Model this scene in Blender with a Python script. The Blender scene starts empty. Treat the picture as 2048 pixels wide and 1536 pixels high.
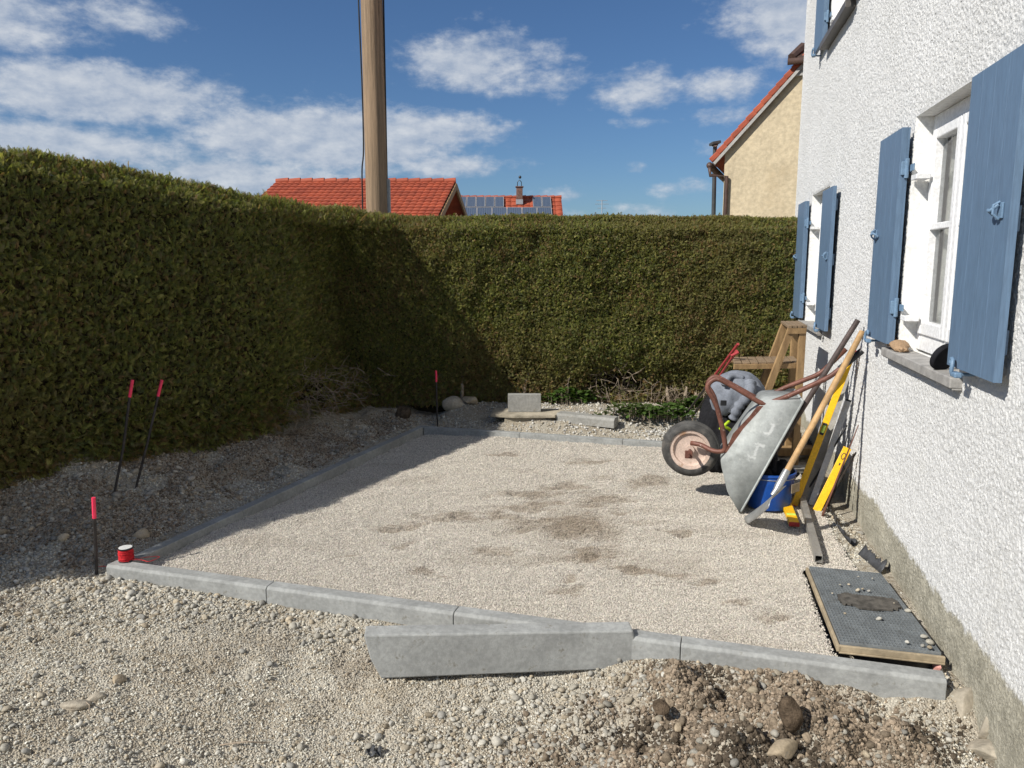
import bpy, bmesh, math, random
import numpy as np
from mathutils import Vector, Matrix, Quaternion
R = math.radians
random.seed(7); rng = np.random.default_rng(11)
scene = bpy.context.scene
COL = scene.collection

# ------------------------------------------------------------------ camera
CAM_H = 1.6; FPX = 1540.0; PITCH = math.atan(243 / FPX)
cd = bpy.data.cameras.new('camera'); cam = bpy.data.objects.new('camera', cd); COL.objects.link(cam)
cam.location = (0, 0, CAM_H); cam.rotation_euler = (R(90) - PITCH, 0, 0)
cd.sensor_width = 36; cd.lens = FPX / 2048 * 36; cd.clip_start = .05; cd.clip_end = 3000
scene.camera = cam

# ------------------------------------------------------------------ sun
SUN = Vector((1.0, .62, -.95)).normalized()          # direction the light travels
sl = bpy.data.lights.new('sun', 'SUN'); so = bpy.data.objects.new('sun', sl); COL.objects.link(so)
sl.energy = 5.0; sl.angle = R(.5); sl.color = (1, .955, .875)
so.rotation_euler = SUN.to_track_quat('-Z', 'Y').to_euler(); so.location = (-20, -10, 20)
SUN_EL = math.asin(-SUN.z); SUN_AZ = math.atan2(-SUN.x, -SUN.y)

# ------------------------------------------------------------------ exposure
scene.view_settings.view_transform = 'Standard'; scene.view_settings.look = 'None'
scene.view_settings.exposure = 0.24; scene.view_settings.gamma = 1

# ------------------------------------------------------------------ node helper
class NT:
    def __init__(s, tree): s.t = tree; tree.nodes.clear()
    def n(s, typ, **kw):
        nd = s.t.nodes.new(typ)
        for k, v in kw.items():
            if k.startswith('_'): setattr(nd, k[1:], v)
            else:
                key = int(k[1:]) if k[0] == 'i' and k[1:].isdigit() else k.replace('__', ' ')
                s.put(nd.inputs[key], v)
        return nd
    def put(s, inp, v):
        if isinstance(v, bpy.types.NodeSocket): s.t.links.new(v, inp)
        elif isinstance(v, bpy.types.Node): s.t.links.new(v.outputs[0], inp)
        else:
            if hasattr(inp.default_value, '__len__') and not isinstance(v, str):
                v = tuple(v)
                if len(inp.default_value) == 4 and len(v) == 3: v = v + (1,)
            inp.default_value = v
    def m(s, op, a, b=0.0, c=0.0, clamp=False):
        nd = s.t.nodes.new('ShaderNodeMath'); nd.operation = op; nd.use_clamp = clamp
        for i, v in enumerate((a, b, c)): s.put(nd.inputs[i], v)
        return nd.outputs[0]
    def mix(s, f, a, b, mode='MIX'):
        nd = s.t.nodes.new('ShaderNodeMix'); nd.data_type = 'RGBA'; nd.blend_type = mode
        s.put(nd.inputs[0], f); s.put(nd.inputs[6], a); s.put(nd.inputs[7], b)
        return nd.outputs[2]
    def step(s, v, a, b):
        nd = s.t.nodes.new('ShaderNodeMapRange'); nd.interpolation_type = 'SMOOTHSTEP'
        for i, x in enumerate((v, a, b, 0, 1)): s.put(nd.inputs[i], x)
        return nd.outputs[0]
    def noise(s, vec, scale, detail=4, rough=.55, dist=0):
        nd = s.n('ShaderNodeTexNoise', Vector=vec, Scale=scale, Detail=detail, Roughness=rough, Distortion=dist)
        return nd.outputs[0]

# ------------------------------------------------------------------ world: clear sky with low fair-weather clouds, plus unseen high ones added as fill
world = bpy.data.worlds.new('World'); scene.world = world; world.use_nodes = True
W = NT(world.node_tree)
sky = W.n('ShaderNodeTexSky', _sky_type='NISHITA', _sun_disc=False, _sun_elevation=SUN_EL, _sun_rotation=SUN_AZ,
          _air_density=1.0, _dust_density=.35, _ozone_density=3.0)
tc = W.n('ShaderNodeTexCoord').outputs['Generated']
sp = W.n('ShaderNodeSeparateXYZ', Vector=tc)
azd = W.m('MULTIPLY', W.m('ARCTAN2', sp.outputs[0], sp.outputs[1]), 57.2958)
eld = W.m('MULTIPLY', W.m('ARCSINE', sp.outputs[2]), 57.2958)
cv = W.n('ShaderNodeCombineXYZ', X=W.m('MULTIPLY', azd, .55), Y=eld).outputs[0]
n1 = W.noise(cv, .40, 9, .62); n2 = W.noise(cv, 1.3, 8, .62)
field = None
#        azimuth, elevation, half width, half height, weight   (degrees)
for a, e, wx, wy, wt in [(-33, 14.2, 8, 2.4, .85), (-25, 15.0, 4.5, 1.3, .62), (-33, 11.2, 5, 1.0, .45), (-27.5, 10.4, 9, 2.2, 1), (-21.5, 10.6, 4, 1.6, .7),
                         (-13, 8.4, 11, 2.7, 1.05), (-30, 7.2, 11, 1.7, .95), (-19, 5.6, 10, 1.7, .95), (-6, 9.3, 6.5, 1.6, .85), (-5, 6.9, 6, 1.1, .75),
                         (-2.6, 13.6, 6.4, 2.3, .86), (2.8, 12.4, 3.5, 1.4, .6), (8.8, 11.8, 3.7, 1.7, .75), (14.5, 12.0, 4.4, 1.5, .62),
                         (9.5, 9.7, 3.6, .6, .42), (14, 9.8, 4, .9, .5), (15, 7.8, 3.6, 1.0, .5), (9, 6.6, 1.4, .6, .45), (12, 5.2, 3.2, 1.0, .55),
                         (3, 4.7, 3.2, .9, .6), (-1, 6.9, 3, .7, .45), (19.5, 17.0, 5.5, 4.2, 1.05), (24, 20, 6, 4, .9), (5, 3.5, 12, 1.0, .45),
                         (70, 20, 25, 8, .9), (-80, 14, 25, 7, .9), (150, 22, 30, 9, .9), (-150, 18, 30, 8, .9), (170, 48, 70, 13, 1.0), (80, 52, 45, 12, .9), (-70, 50, 40, 10, .8), (0, 72, 120, 9, .9)]:  # last four: high clouds out of view, added to brighten the ambient light
    dx = W.m('DIVIDE', W.m('SUBTRACT', azd, a), wx); dy = W.m('DIVIDE', W.m('SUBTRACT', eld, e), wy)
    g = W.m('MULTIPLY', W.m('EXPONENT', W.m('MULTIPLY', W.m('ADD', W.m('MULTIPLY', dx, dx), W.m('MULTIPLY', dy, dy)), -1.0)), wt)
    field = g if field is None else W.m('MAXIMUM', field, g)
nn = W.m('ADD', W.m('MULTIPLY', W.m('SUBTRACT', n1, .5), 1.15), W.m('MULTIPLY', W.m('SUBTRACT', n2, .5), .55))
dens = W.m('ADD', field, nn)
mask = W.m('MULTIPLY', W.step(dens, .26, .80), .86)
tcu = W.n('ShaderNodeVectorMath', _operation='ADD', i0=cv, i1=(-.25, .55, 0)).outputs[0]     # the same field a little nearer the sun: lit rims, grey undersides
relief = W.m('SUBTRACT', n1, W.noise(tcu, .40, 9, .62))
shade = W.m('ADD', W.m('ADD', .42, W.m('MULTIPLY', relief, 3.2)), W.m('MULTIPLY', W.m('SUBTRACT', n2, .5), .9), clamp=True)
SKY_S = .066
cloudcol = W.mix(shade, tuple(c / SKY_S for c in (.33, .39, .49)), tuple(c / SKY_S for c in (.58, .605, .64)))
skyc = W.mix(1.0, sky.outputs[0], (.63, .82, 1.05), 'MULTIPLY')
bg = W.n('ShaderNodeBackground', Color=W.mix(mask, skyc, cloudcol), Strength=SKY_S)
W.n('ShaderNodeOutputWorld', Surface=bg)

# ------------------------------------------------------------------ places: a pixel of the 2048 x 1536 photograph becomes a point on a real plane
def ray(px, py):
    cx, cy = (px - 1024) / FPX, (768 - py) / FPX
    return np.array([cx, math.cos(PITCH) + cy * math.sin(PITCH), -math.sin(PITCH) + cy * math.cos(PITCH)])
EYE = np.array([0, 0, CAM_H])
def G(px, py, z=0.0): r = ray(px, py); return EYE + r * (z - CAM_H) / r[2]
def Yp(px, py, Y): r = ray(px, py); return EYE + r * Y / r[1]
def onplane(px, py, P0, n): r = ray(px, py); return EYE + r * (np.dot(np.array(P0) - EYE, n) / np.dot(r, n))
WAZ = R(13.0)
W0 = np.array([2.07, 4.02, 0.]); WU = np.array([math.sin(WAZ), math.cos(WAZ), 0.]); WN = np.array([-math.cos(WAZ), math.sin(WAZ), 0.])
def Wt(t, z, off=0.0): return W0 + WU * t + WN * off + np.array([0, 0, z])
def Wp(px, py, off=0.0): return onplane(px, py, W0 + WN * off, WN)

# ------------------------------------------------------------------ numpy value noise
_H = np.random.default_rng(3).random((256, 256))
def vnoise(x, y):
    xi = np.floor(x).astype(int); yi = np.floor(y).astype(int); fx = x - xi; fy = y - yi
    fx = fx * fx * (3 - 2 * fx); fy = fy * fy * (3 - 2 * fy)
    g = lambda a, b: _H[a & 255, b & 255]
    return (g(xi, yi) * (1 - fx) + g(xi + 1, yi) * fx) * (1 - fy) + (g(xi, yi + 1) * (1 - fx) + g(xi + 1, yi + 1) * fx) * fy
def fbm(x, y, o=4, s=0.0):
    x = np.asarray(x, float) + s * 17.3; y = np.asarray(y, float) + s * 9.1; v = 0; a = .5
    for _ in range(o): v = v + a * vnoise(x, y); x = x * 2.03 + 5.2; y = y * 2.03 + 1.7; a *= .5
    return v / (1 - .5 ** o)      # 0..1
def sstep(x, a, b): t = np.clip((x - a) / (b - a), 0, 1); return t * t * (3 - 2 * t)

# ------------------------------------------------------------------ mesh helpers
def link(name, verts, faces, mat=None, parent=None, origin=None, smooth=False, colors=None):
    """verts in world space; origin = where the object's own origin sits (a child uses its root's)"""
    verts = np.asarray(verts, float).reshape(-1, 3)
    root = parent
    while root is not None and root.parent is not None: root = root.parent
    off = np.array(root.location) if root is not None else (np.array(origin, float) if origin is not None else np.zeros(3))
    me = bpy.data.meshes.new(name)
    if isinstance(faces, np.ndarray):
        k = faces.shape[1]; nf = len(faces)
        me.vertices.add(len(verts)); me.vertices.foreach_set('co', (verts - off).ravel().astype(np.float32))
        me.loops.add(nf * k); me.loops.foreach_set('vertex_index', faces.ravel().astype(np.int32))
        me.polygons.add(nf); me.polygons.foreach_set('loop_start', np.arange(0, nf * k, k, dtype=np.int32))
        me.update(calc_edges=True)
    else:
        me.from_pydata([tuple(v) for v in verts - off], [], [tuple(f) for f in faces]); me.update()
    if smooth is True: me.polygons.foreach_set('use_smooth', np.ones(len(me.polygons), bool))
    elif smooth: me.polygons.foreach_set('use_smooth', np.ones(len(me.polygons), bool)); me.set_sharp_from_angle(angle=R(smooth))
    else: me.polygons.foreach_set('use_smooth', np.zeros(len(me.polygons), bool))
    if colors is not None:
        at = me.color_attributes.new('tint', 'FLOAT_COLOR', 'POINT')
        c = np.ones((len(verts), 4), np.float32); c[:, :3] = colors; at.data.foreach_set('color', c.ravel())
    if mat: me.materials.append(mat)
    o = bpy.data.objects.new(name, me); COL.objects.link(o)
    if root is not None: o.parent = parent
    elif origin is not None: o.location = origin
    return o
def tag(o, label=None, cat=None, group=None, kind=None):
    if label: o['label'] = label
    if cat: o['category'] = cat
    if group: o['group'] = group
    if kind: o['kind'] = kind
    return o
def thing(name, label, cat, loc, group=None):
    o = bpy.data.objects.new(name, None); COL.objects.link(o); o.location = tuple(loc); o.empty_display_size = .1
    return tag(o, label, cat, group)
class MB:
    def __init__(s): s.v = []; s.f = []
    def add(s, verts, faces):
        b = len(s.v); s.v += [tuple(map(float, v)) for v in verts]; s.f += [tuple(i + b for i in f) for f in faces]; return s
    def box(s, c, ax, ay, az, sx, sy, sz, bev=0.0):
        """centre, three unit axes, full sizes"""
        c, ax, ay, az = [np.array(q, float) for q in (c, ax, ay, az)]
        bm = bmesh.new(); bmesh.ops.create_cube(bm, size=1)
        for v in bm.verts: v.co = Vector((v.co.x * sx, v.co.y * sy, v.co.z * sz))
        if bev: bmesh.ops.bevel(bm, geom=list(bm.edges), offset=bev, segments=2, affect='EDGES', profile=.5)
        bm.verts.index_update()
        V = [c + ax * v.co.x + ay * v.co.y + az * v.co.z for v in bm.verts]; F = [[v.index for v in f.verts] for f in bm.faces]
        if np.dot(np.cross(ax, ay), az) < 0: F = [f[::-1] for f in F]
        bm.free(); return s.add(V, F)
    def bar(s, a, b, w, h, up=(0, 0, 1), bev=0.0):
        a = np.array(a, float); b = np.array(b, float); d = b - a; L = np.linalg.norm(d); d = d / L
        u = np.array(up, float); u = u - d * np.dot(u, d); u /= np.linalg.norm(u)
        return s.box((a + b) / 2, d, np.cross(u, d), u, L, w, h, bev)
    def tube(s, pts, r, seg=10, closed=False, caps=True):
        P = [np.array(p, float) for p in pts]; n = len(P); rr = r if hasattr(r, '__len__') else [r] * n
        rings = []; prev = None
        for i in range(n):
            if closed: t = P[(i + 1) % n] - P[i - 1]
            else: t = P[min(i + 1, n - 1)] - P[max(i - 1, 0)]
            t = t / (np.linalg.norm(t) + 1e-12)
            if prev is None:
                h = np.array([0, 0, 1.]) if abs(t[2]) < .9 else np.array([1., 0, 0]); u = np.cross(t, h)
            else: u = prev - t * np.dot(prev, t)
            u /= np.linalg.norm(u); prev = u; w = np.cross(t, u)
            rings.append([P[i] + rr[i] * (math.cos(2 * math.pi * k / seg) * u + math.sin(2 * math.pi * k / seg) * w) for k in range(seg)])
        F = []
        for i in range(n if closed else n - 1):
            j = (i + 1) % n
            for k in range(seg): F.append((i * seg + k, i * seg + (k + 1) % seg, j * seg + (k + 1) % seg, j * seg + k))
        if caps and not closed: F.append(tuple(range(seg))[::-1]); F.append(tuple((n - 1) * seg + k for k in range(seg)))
        return s.add([v for r_ in rings for v in r_], F)
    def lathe(s, prof, c, axis, seg=32, ex=None):
        """prof: (radius, along axis) pairs"""
        a = np.array(axis, float); a /= np.linalg.norm(a); h = np.array(ex if ex is not None else ((0, 0, 1.) if abs(a[2]) < .9 else (1., 0, 0)))
        u = np.cross(a, h); u /= np.linalg.norm(u); w = np.cross(a, u); c = np.array(c, float); V = []; F = []
        for r, z in prof:
            for k in range(seg): th = 2 * math.pi * k / seg; V.append(c + a * z + r * (math.cos(th) * u + math.sin(th) * w))
        for i in range(len(prof) - 1):
            for k in range(seg): F.append((i * seg + k, i * seg + (k + 1) % seg, (i + 1) * seg + (k + 1) % seg, (i + 1) * seg + k))
        return s.add(V, F)
    def prism(s, poly, ext):
        n = len(poly); P = [np.array(p, float) for p in poly]; e = np.array(ext, float)
        return s.add(P + [p + e for p in P], [tuple(range(n))[::-1], tuple(range(n, 2 * n))] + [(i, (i + 1) % n, n + (i + 1) % n, n + i) for i in range(n)])
    def build(s, name, mat, parent=None, origin=None, smooth=False, bev=0.0, fix=True):
        o = link(name, s.v, s.f, mat, parent, origin, smooth)
        if fix or bev:
            bm = bmesh.new(); bm.from_mesh(o.data)
            if bev:
                bmesh.ops.remove_doubles(bm, verts=bm.verts, dist=1e-5)
                bmesh.ops.bevel(bm, geom=[e for e in bm.edges if e.is_manifold and e.calc_face_angle(0) > R(25)], offset=bev, segments=2, affect='EDGES', profile=.5)
            bmesh.ops.recalc_face_normals(bm, faces=bm.faces)
            if smooth is False:
                for f in bm.faces: f.smooth = False
            bm.to_mesh(o.data); bm.free()
        return o
def smooth_path(pts, n=6):
    P = [np.array(p, float) for p in pts]; out = []
    for i in range(len(P) - 1):
        p0 = P[max(i - 1, 0)]; p1 = P[i]; p2 = P[i + 1]; p3 = P[min(i + 2, len(P) - 1)]
        for k in range(n):
            t = k / n
            out.append(.5 * ((2 * p1) + (-p0 + p2) * t + (2 * p0 - 5 * p1 + 4 * p2 - p3) * t * t + (-p0 + 3 * p1 - 3 * p2 + p3) * t ** 3))
    out.append(P[-1]); return out
def round_path(pts, r, n=6):
    """polyline with its corners rounded to about r"""
    P = [np.array(p, float) for p in pts]; out = [P[0]]
    for i in range(1, len(P) - 1):
        a = P[i - 1] - P[i]; b = P[i + 1] - P[i]; la = np.linalg.norm(a); lb = np.linalg.norm(b); q = min(r, la * .48, lb * .48)
        A = P[i] + a / la * q; B = P[i] + b / lb * q
        for k in range(n + 1): t = k / n; out.append((1 - t) ** 2 * A + 2 * t * (1 - t) * P[i] + t * t * B)
    out.append(P[-1]); return out

# ------------------------------------------------------------------ materials
def pmat(name, col, rough=.7, var=.25, vscale=6, col2=None, metal=0, bump=0, bscale=60, grain=None, spec=.4, patch=None, detail=5):
    """principled material whose colour and height wander with noise; grain = stretch of the noise per axis; patch = (colour, lo, hi, scale)"""
    m = bpy.data.materials.new(name); m.use_nodes = True; T = NT(m.node_tree)
    co = T.n('ShaderNodeTexCoord').outputs['Object']
    v = T.n('ShaderNodeMapping', Vector=co, Scale=grain).outputs[0] if grain else co
    n = T.noise(v, vscale, detail, .6)
    c2 = col2 if col2 else tuple(c * (1 - var) for c in col); c1 = col if col2 else tuple(min(c * (1 + var), 1) for c in col)
    c = T.mix(T.step(n, .3, .7), c2, c1)
    fine = T.noise(v, vscale * 9, 3, .6)
    c = T.mix(.35, c, T.mix(T.step(fine, .3, .7), (.62, .62, .62), (1.3, 1.3, 1.3)), 'MULTIPLY')
    if patch: c = T.mix(T.step(T.noise(v, patch[3], 6, .65), patch[1], patch[2]), c, patch[0])
    b = T.n('ShaderNodeBsdfPrincipled', Base__Color=c, Roughness=T.m('ADD', rough - .08, T.m('MULTIPLY', fine, .16), clamp=True), Metallic=metal)
    b.inputs['Specular IOR Level'].default_value = spec
    if bump:
        bn = T.noise(v, bscale, 4, .6); bp = T.n('ShaderNodeBump', Height=bn, Strength=1.0, Distance=bump); T.put(b.inputs['Normal'], bp.outputs[0])
    T.n('ShaderNodeOutputMaterial', Surface=b); return m
def tintmat(name, rough=.8, fine=200, amt=.35, bump=.002, transl=0.0, spec=.25):
    m = bpy.data.materials.new(name); m.use_nodes = True; T = NT(m.node_tree)
    a = T.n('ShaderNodeAttribute', _attribute_name='tint').outputs['Color']
    co = T.n('ShaderNodeTexCoord').outputs['Object']; n = T.noise(co, fine, 4, .6)
    c = T.mix(amt, a, T.mix(T.step(n, .3, .7), (.6, .6, .6), (1.35, 1.35, 1.35)), 'MULTIPLY')
    b = T.n('ShaderNodeBsdfPrincipled', Base__Color=c, Roughness=rough); b.inputs['Specular IOR Level'].default_value = spec
    if bump: T.put(b.inputs['Normal'], T.n('ShaderNodeBump', Height=n, Strength=1.0, Distance=bump).outputs[0])
    out = b
    if transl:
        tr = T.n('ShaderNodeBsdfTranslucent', Color=T.mix(1.0, c, (1.2, 1.3, .6), 'MULTIPLY')); ms = T.n('ShaderNodeMixShader', Fac=transl)
        T.put(ms.inputs[1], b.outputs[0]); T.put(ms.inputs[2], tr.outputs[0]); out = ms
    T.n('ShaderNodeOutputMaterial', Surface=out); return m
M = {}
M['concrete'] = pmat('concrete', (.29, .295, .285), .88, .16, 5, bump=.0015, bscale=160, patch=((.175, .165, .14), .58, .74, 22), spec=.2)
M['concrete_pale'] = pmat('concrete_pale', (.27, .265, .245), .9, .14, 5, bump=.0012, bscale=140, patch=((.21, .195, .165), .56, .7, 16), spec=.2)
M['old_concrete'] = pmat('old_concrete', (.33, .29, .22), .92, .3, 5, bump=.004, bscale=70)
M['pole_wood'] = pmat('pole_wood', (.31, .215, .135), .85, .3, 3.2, col2=(.19, .135, .085), bump=.008, bscale=14, grain=(9, 9, .30), patch=((.10, .065, .04), .60, .68, 5))
M['wood'] = pmat('larch_wood', (.34, .22, .105), .7, .3, 4, col2=(.21, .13, .06), bump=.0008, bscale=30, grain=(6, 6, 1.2))
M['wood_grey'] = pmat('weathered_slats', (.22, .155, .095), .8, .3, 6, bump=.001, bscale=40, grain=(2, 8, 2))
M['ash'] = pmat('ash_handle', (.43, .27, .125), .5, .22, 4, bump=.0005, bscale=60, patch=((.30, .17, .08), .58, .72, 5))
M['plank'] = pmat('plywood', (.33, .265, .175), .8, .22, 5, bump=.001, bscale=70)
M['stonebig'] = pmat('field_stone', (.34, .30, .235), .85, .25, 7, bump=.004, bscale=40, patch=((.22, .17, .12), .55, .7, 9))
M['stone_tan'] = pmat('tan_stone', (.34, .275, .19), .8, .25, 14, bump=.003, bscale=60, patch=((.30, .27, .22), .55, .7, 18))
M['clod'] = pmat('damp_clod', (.095, .070, .048), .95, .45, 25, bump=.012, bscale=70, spec=.1)
M['iron'] = pmat('stake_iron', (.055, .048, .044), .6, .4, 30, metal=.4, bump=.0004, bscale=200)
M['pink'] = pmat('pink_marker_paint', (.85, .045, .11), .5, .1, 30)
M['redstring'] = pmat('red_line', (.55, .012, .02), .75, .25, 90, bump=.001, bscale=300)
M['darkplastic'] = pmat('dark_plastic', (.018, .019, .021), .5, .3, 20)
M['whiteplastic'] = pmat('white_plastic', (.62, .62, .60), .45, .06, 20)
M['rubber'] = pmat('tyre_rubber', (.058, .056, .053), .75, .35, 18, patch=((.14, .12, .10), .52, .75, 9), spec=.3)
M['rim'] = pmat('faded_rim_paint', (.50, .385, .32), .6, .16, 9, patch=((.34, .2, .12), .58, .72, 12))
M['rust'] = pmat('rusty_tube', (.145, .06, .042), .55, .3, 14, metal=.15, bump=.0006, bscale=120, patch=((.34, .24, .2), .62, .72, 40))
M['galv'] = None
M['grip'] = M['darkplastic']
M['blue'] = pmat('blue_bucket', (.010, .07, .32), .42, .12, 6)
M['black_cloth'] = pmat('black_cloth', (.016, .016, .018), .95, .3, 60, bump=.001, bscale=400, spec=.1)
M['grey_cloth'] = pmat('grey_cloth', (.17, .185, .215), .95, .18, 12, bump=.0008, bscale=500, spec=.1)
M['lime'] = pmat('lime_strap', (.40, .55, .02), .7, .1, 20)
M['redgrip'] = pmat('red_grip', (.36, .045, .05), .5, .15, 20)
M['steel'] = pmat('spade_steel', (.42, .43, .43), .42, .2, 10, metal=.75, patch=((.25, .2, .16), .58, .72, 14))
M['alu'] = pmat('aluminium', (.42, .41, .38), .45, .15, 10, metal=.6, grain=(1, 1, 1), patch=((.33, .30, .25), .5, .7, 20))
M['greybar'] = pmat('grey_bar', (.26, .25, .225), .6, .2, 14, metal=.3)
M['dark_handle'] = pmat('dark_handle', (.075, .055, .05), .55, .3, 12)
M['yellow'] = pmat('yellow_level_paint', (.78, .43, .006), .4, .06, 8, patch=((.5, .32, .06), .66, .76, 30))
M['redcap'] = pmat('red_end_cap', (.35, .03, .025), .6, .2, 20)
M['vial'] = pmat('vial_green', (.55, .75, .12), .15, .05, 20)
M['paper'] = pmat('brown_paper', (.31, .205, .12), .85, .2, 18, bump=.002, bscale=60)
M['blackfelt'] = pmat('black_rubber', (.014, .014, .017), .9, .2, 30, spec=.1)
M['shutter'] = pmat('blue_shutter_paint', (.106, .168, .255), .5, .05, 3, grain=(5, 5, .4), bump=.0006, bscale=12, patch=((.090, .145, .225), .55, .75, 1.5))
M['ironblue'] = pmat('blue_fitting_paint', (.14, .225, .33), .5, .08, 20)
M['frame'] = pmat('white_window_frame', (.78, .78, .78), .35, .03, 6)
M['reveal'] = pmat('smooth_white_render', (.76, .755, .73), .9, .05, 5, bump=.004, bscale=22)
M['sill'] = pmat('stone_sill', (.30, .29, .275), .7, .2, 14, bump=.0006, bscale=150)
M['sill_dark'] = pmat('dark_metal_sill', (.10, .092, .085), .5, .2, 8)
M['curtain'] = pmat('net_curtain', (.80, .80, .76), .95, .06, 30, bump=.001, bscale=300)
M['room'] = pmat('room_wall', (.12, .11, .10), .9, .1, 4)
M['cream'] = pmat('cream_render', (.53, .445, .305), .92, .06, 1.6, bump=.02, bscale=4.5, patch=((.46, .365, .23), .5, .8, 1.2))
M['tile'] = None
M['brown'] = pmat('brown_gutter', (.075, .045, .035), .5, .2, 8)
M['board'] = pmat('grey_white_board', (.36, .35, .33), .7, .08, 4)
M['gable_wood'] = pmat('gable_wood', (.16, .085, .04), .8, .3, 5)
M['brick'] = pmat('chimney_brick', (.16, .09, .07), .9, .3, 9)
M['metal_grey'] = pmat('zinc_flashing', (.38, .39, .40), .5, .1, 6, metal=.4)
M['lamp_dark'] = pmat('lamp_post_paint', (.045, .05, .052), .5, .15, 10)
M['cable'] = pmat('black_cable', (.012, .012, .013), .6, .2, 10)
M['conduit'] = pmat('grey_conduit', (.30, .31, .31), .6, .1, 4)
M['pink_foam'] = pmat('pink_membrane_edge', (.55, .27, .23), .8, .2, 20)
M['membrane'] = pmat('black_membrane', (.05, .052, .056), .55, .3, 14, bump=.002, bscale=80)
M['teal'] = pmat('teal_handle', (.02, .16, .17), .5, .2, 20)
M['stone'] = tintmat('pebble', .85, 160, .45, .0012)
M['grit'] = tintmat('grit', .9, 300, .2, 0)
M['soilcrumb'] = tintmat('soil_crumb', .97, 120, .5, .003, spec=.08)
M['leaf'] = tintmat('thuja_leaf', .55, 40, .25, 0, .42, .35)
M['weed'] = tintmat('weed_leaf', .55, 60, .25, 0, .3, .3)
M['twig'] = pmat('dry_twig', (.30, .24, .18), .9, .3, 20)
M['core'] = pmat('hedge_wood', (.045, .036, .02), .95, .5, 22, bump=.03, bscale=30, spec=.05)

def roughcast():
    m = bpy.data.materials.new('white_roughcast'); m.use_nodes = True; T = NT(m.node_tree)
    co = T.n('ShaderNodeTexCoord').outputs['Object']; z = T.n('ShaderNodeSeparateXYZ', Vector=co).outputs[2]
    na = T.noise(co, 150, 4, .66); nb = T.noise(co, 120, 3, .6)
    vor = T.n('ShaderNodeTexVoronoi', Vector=co, Scale=78.0).outputs['Distance']
    h = T.m('ADD', T.m('MULTIPLY', T.step(na, .34, .66), .75), T.m('ADD', T.m('MULTIPLY', nb, .3), T.m('MULTIPLY', vor, -.35)))
    big = T.noise(co, 1.3, 5, .6)
    c = T.mix(T.step(big, .3, .75), (.62, .62, .61), (.68, .68, .675))
    c = T.mix(T.m('MULTIPLY', T.step(na, .47, .36), .22), c, (.40, .40, .38))            # shade of the relief painted into the hollows
    edge = T.m('ADD', z, T.m('ADD', T.m('MULTIPLY', T.noise(co, 2.6, 5, .7), -.22), T.m('MULTIPLY', T.noise(co, 30, 3, .7), -.07)))
    bare = T.step(edge, .035, .005)                                                          # paint ends above the ground
    cem = T.mix(T.step(T.noise(co, 7, 6, .7), .3, .7), (.27, .255, .205), (.43, .405, .33))
    cem = T.mix(T.m('MULTIPLY', T.step(T.noise(co, 90, 3, .7), .55, .7), .4), cem, (.18, .165, .11))
    c = T.mix(bare, c, cem)
    stain = T.m('MULTIPLY', T.step(T.noise(co, 3.1, 5, .6), .52, .8), T.step(z, 1.0, .1)); c = T.mix(T.m('MULTIPLY', stain, .30), c, (.52, .48, .36))
    b = T.n('ShaderNodeBsdfPrincipled', Base__Color=c, Roughness=.95); b.inputs['Specular IOR Level'].default_value = .15
    T.put(b.inputs['Normal'], T.n('ShaderNodeBump', Height=h, Strength=1.0, Distance=.0022).outputs[0])
    T.n('ShaderNodeOutputMaterial', Surface=b); return m
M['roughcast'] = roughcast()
def galv(segs=()):
    m = bpy.data.materials.new('galvanised_sheet'); m.use_nodes = True; T = NT(m.node_tree)
    co = T.n('ShaderNodeTexCoord').outputs['Object']
    sp_ = T.n('ShaderNodeSeparateColor', Color=T.n('ShaderNodeTexVoronoi', Vector=co, Scale=60.0).outputs['Color']).outputs[0]; n = T.noise(co, 7, 6, .65)
    c = T.mix(T.step(n, .3, .7), (.27, .285, .275), (.42, .44, .43)); c = T.mix(.30, c, T.mix(sp_, (.8, .8, .8), (1.18, 1.18, 1.18)), 'MULTIPLY')
    c = T.mix(T.m('MULTIPLY', T.step(T.noise(co, 16, 6, .7), .54, .7), .45), c, (.50, .50, .48))
    d = None
    for a, b in segs:
        ab = b - a; pa = T.n('ShaderNodeVectorMath', _operation='SUBTRACT', i0=co, i1=tuple(a)).outputs[0]
        h = T.m('MULTIPLY', T.n('ShaderNodeVectorMath', _operation='DOT_PRODUCT', i0=pa, i1=tuple(ab)).outputs['Value'], 1 / np.dot(ab, ab), clamp=True)
        sc_ = T.n('ShaderNodeVectorMath', _operation='SCALE', i0=tuple(ab)); T.put(sc_.inputs['Scale'], h)
        q = T.n('ShaderNodeVectorMath', _operation='LENGTH', i0=T.n('ShaderNodeVectorMath', _operation='SUBTRACT', i0=pa, i1=sc_.outputs[0]).outputs[0]).outputs['Value']
        d = q if d is None else T.m('MINIMUM', d, q)
    if d is not None:
        d = T.m('ADD', d, T.m('MULTIPLY', T.m('SUBTRACT', T.noise(co, 70, 4, .7), .5), .030))
        c = T.mix(T.m('MULTIPLY', T.step(d, .015, .004), .62), c, (.66, .67, .66))
    b = T.n('ShaderNodeBsdfPrincipled', Base__Color=c, Metallic=.35, Roughness=T.m('ADD', .58, T.m('MULTIPLY', n, .22)))
    T.put(b.inputs['Normal'], T.n('ShaderNodeBump', Height=n, Strength=.5, Distance=.006).outputs[0])
    T.n('ShaderNodeOutputMaterial', Surface=b); return m
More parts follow.
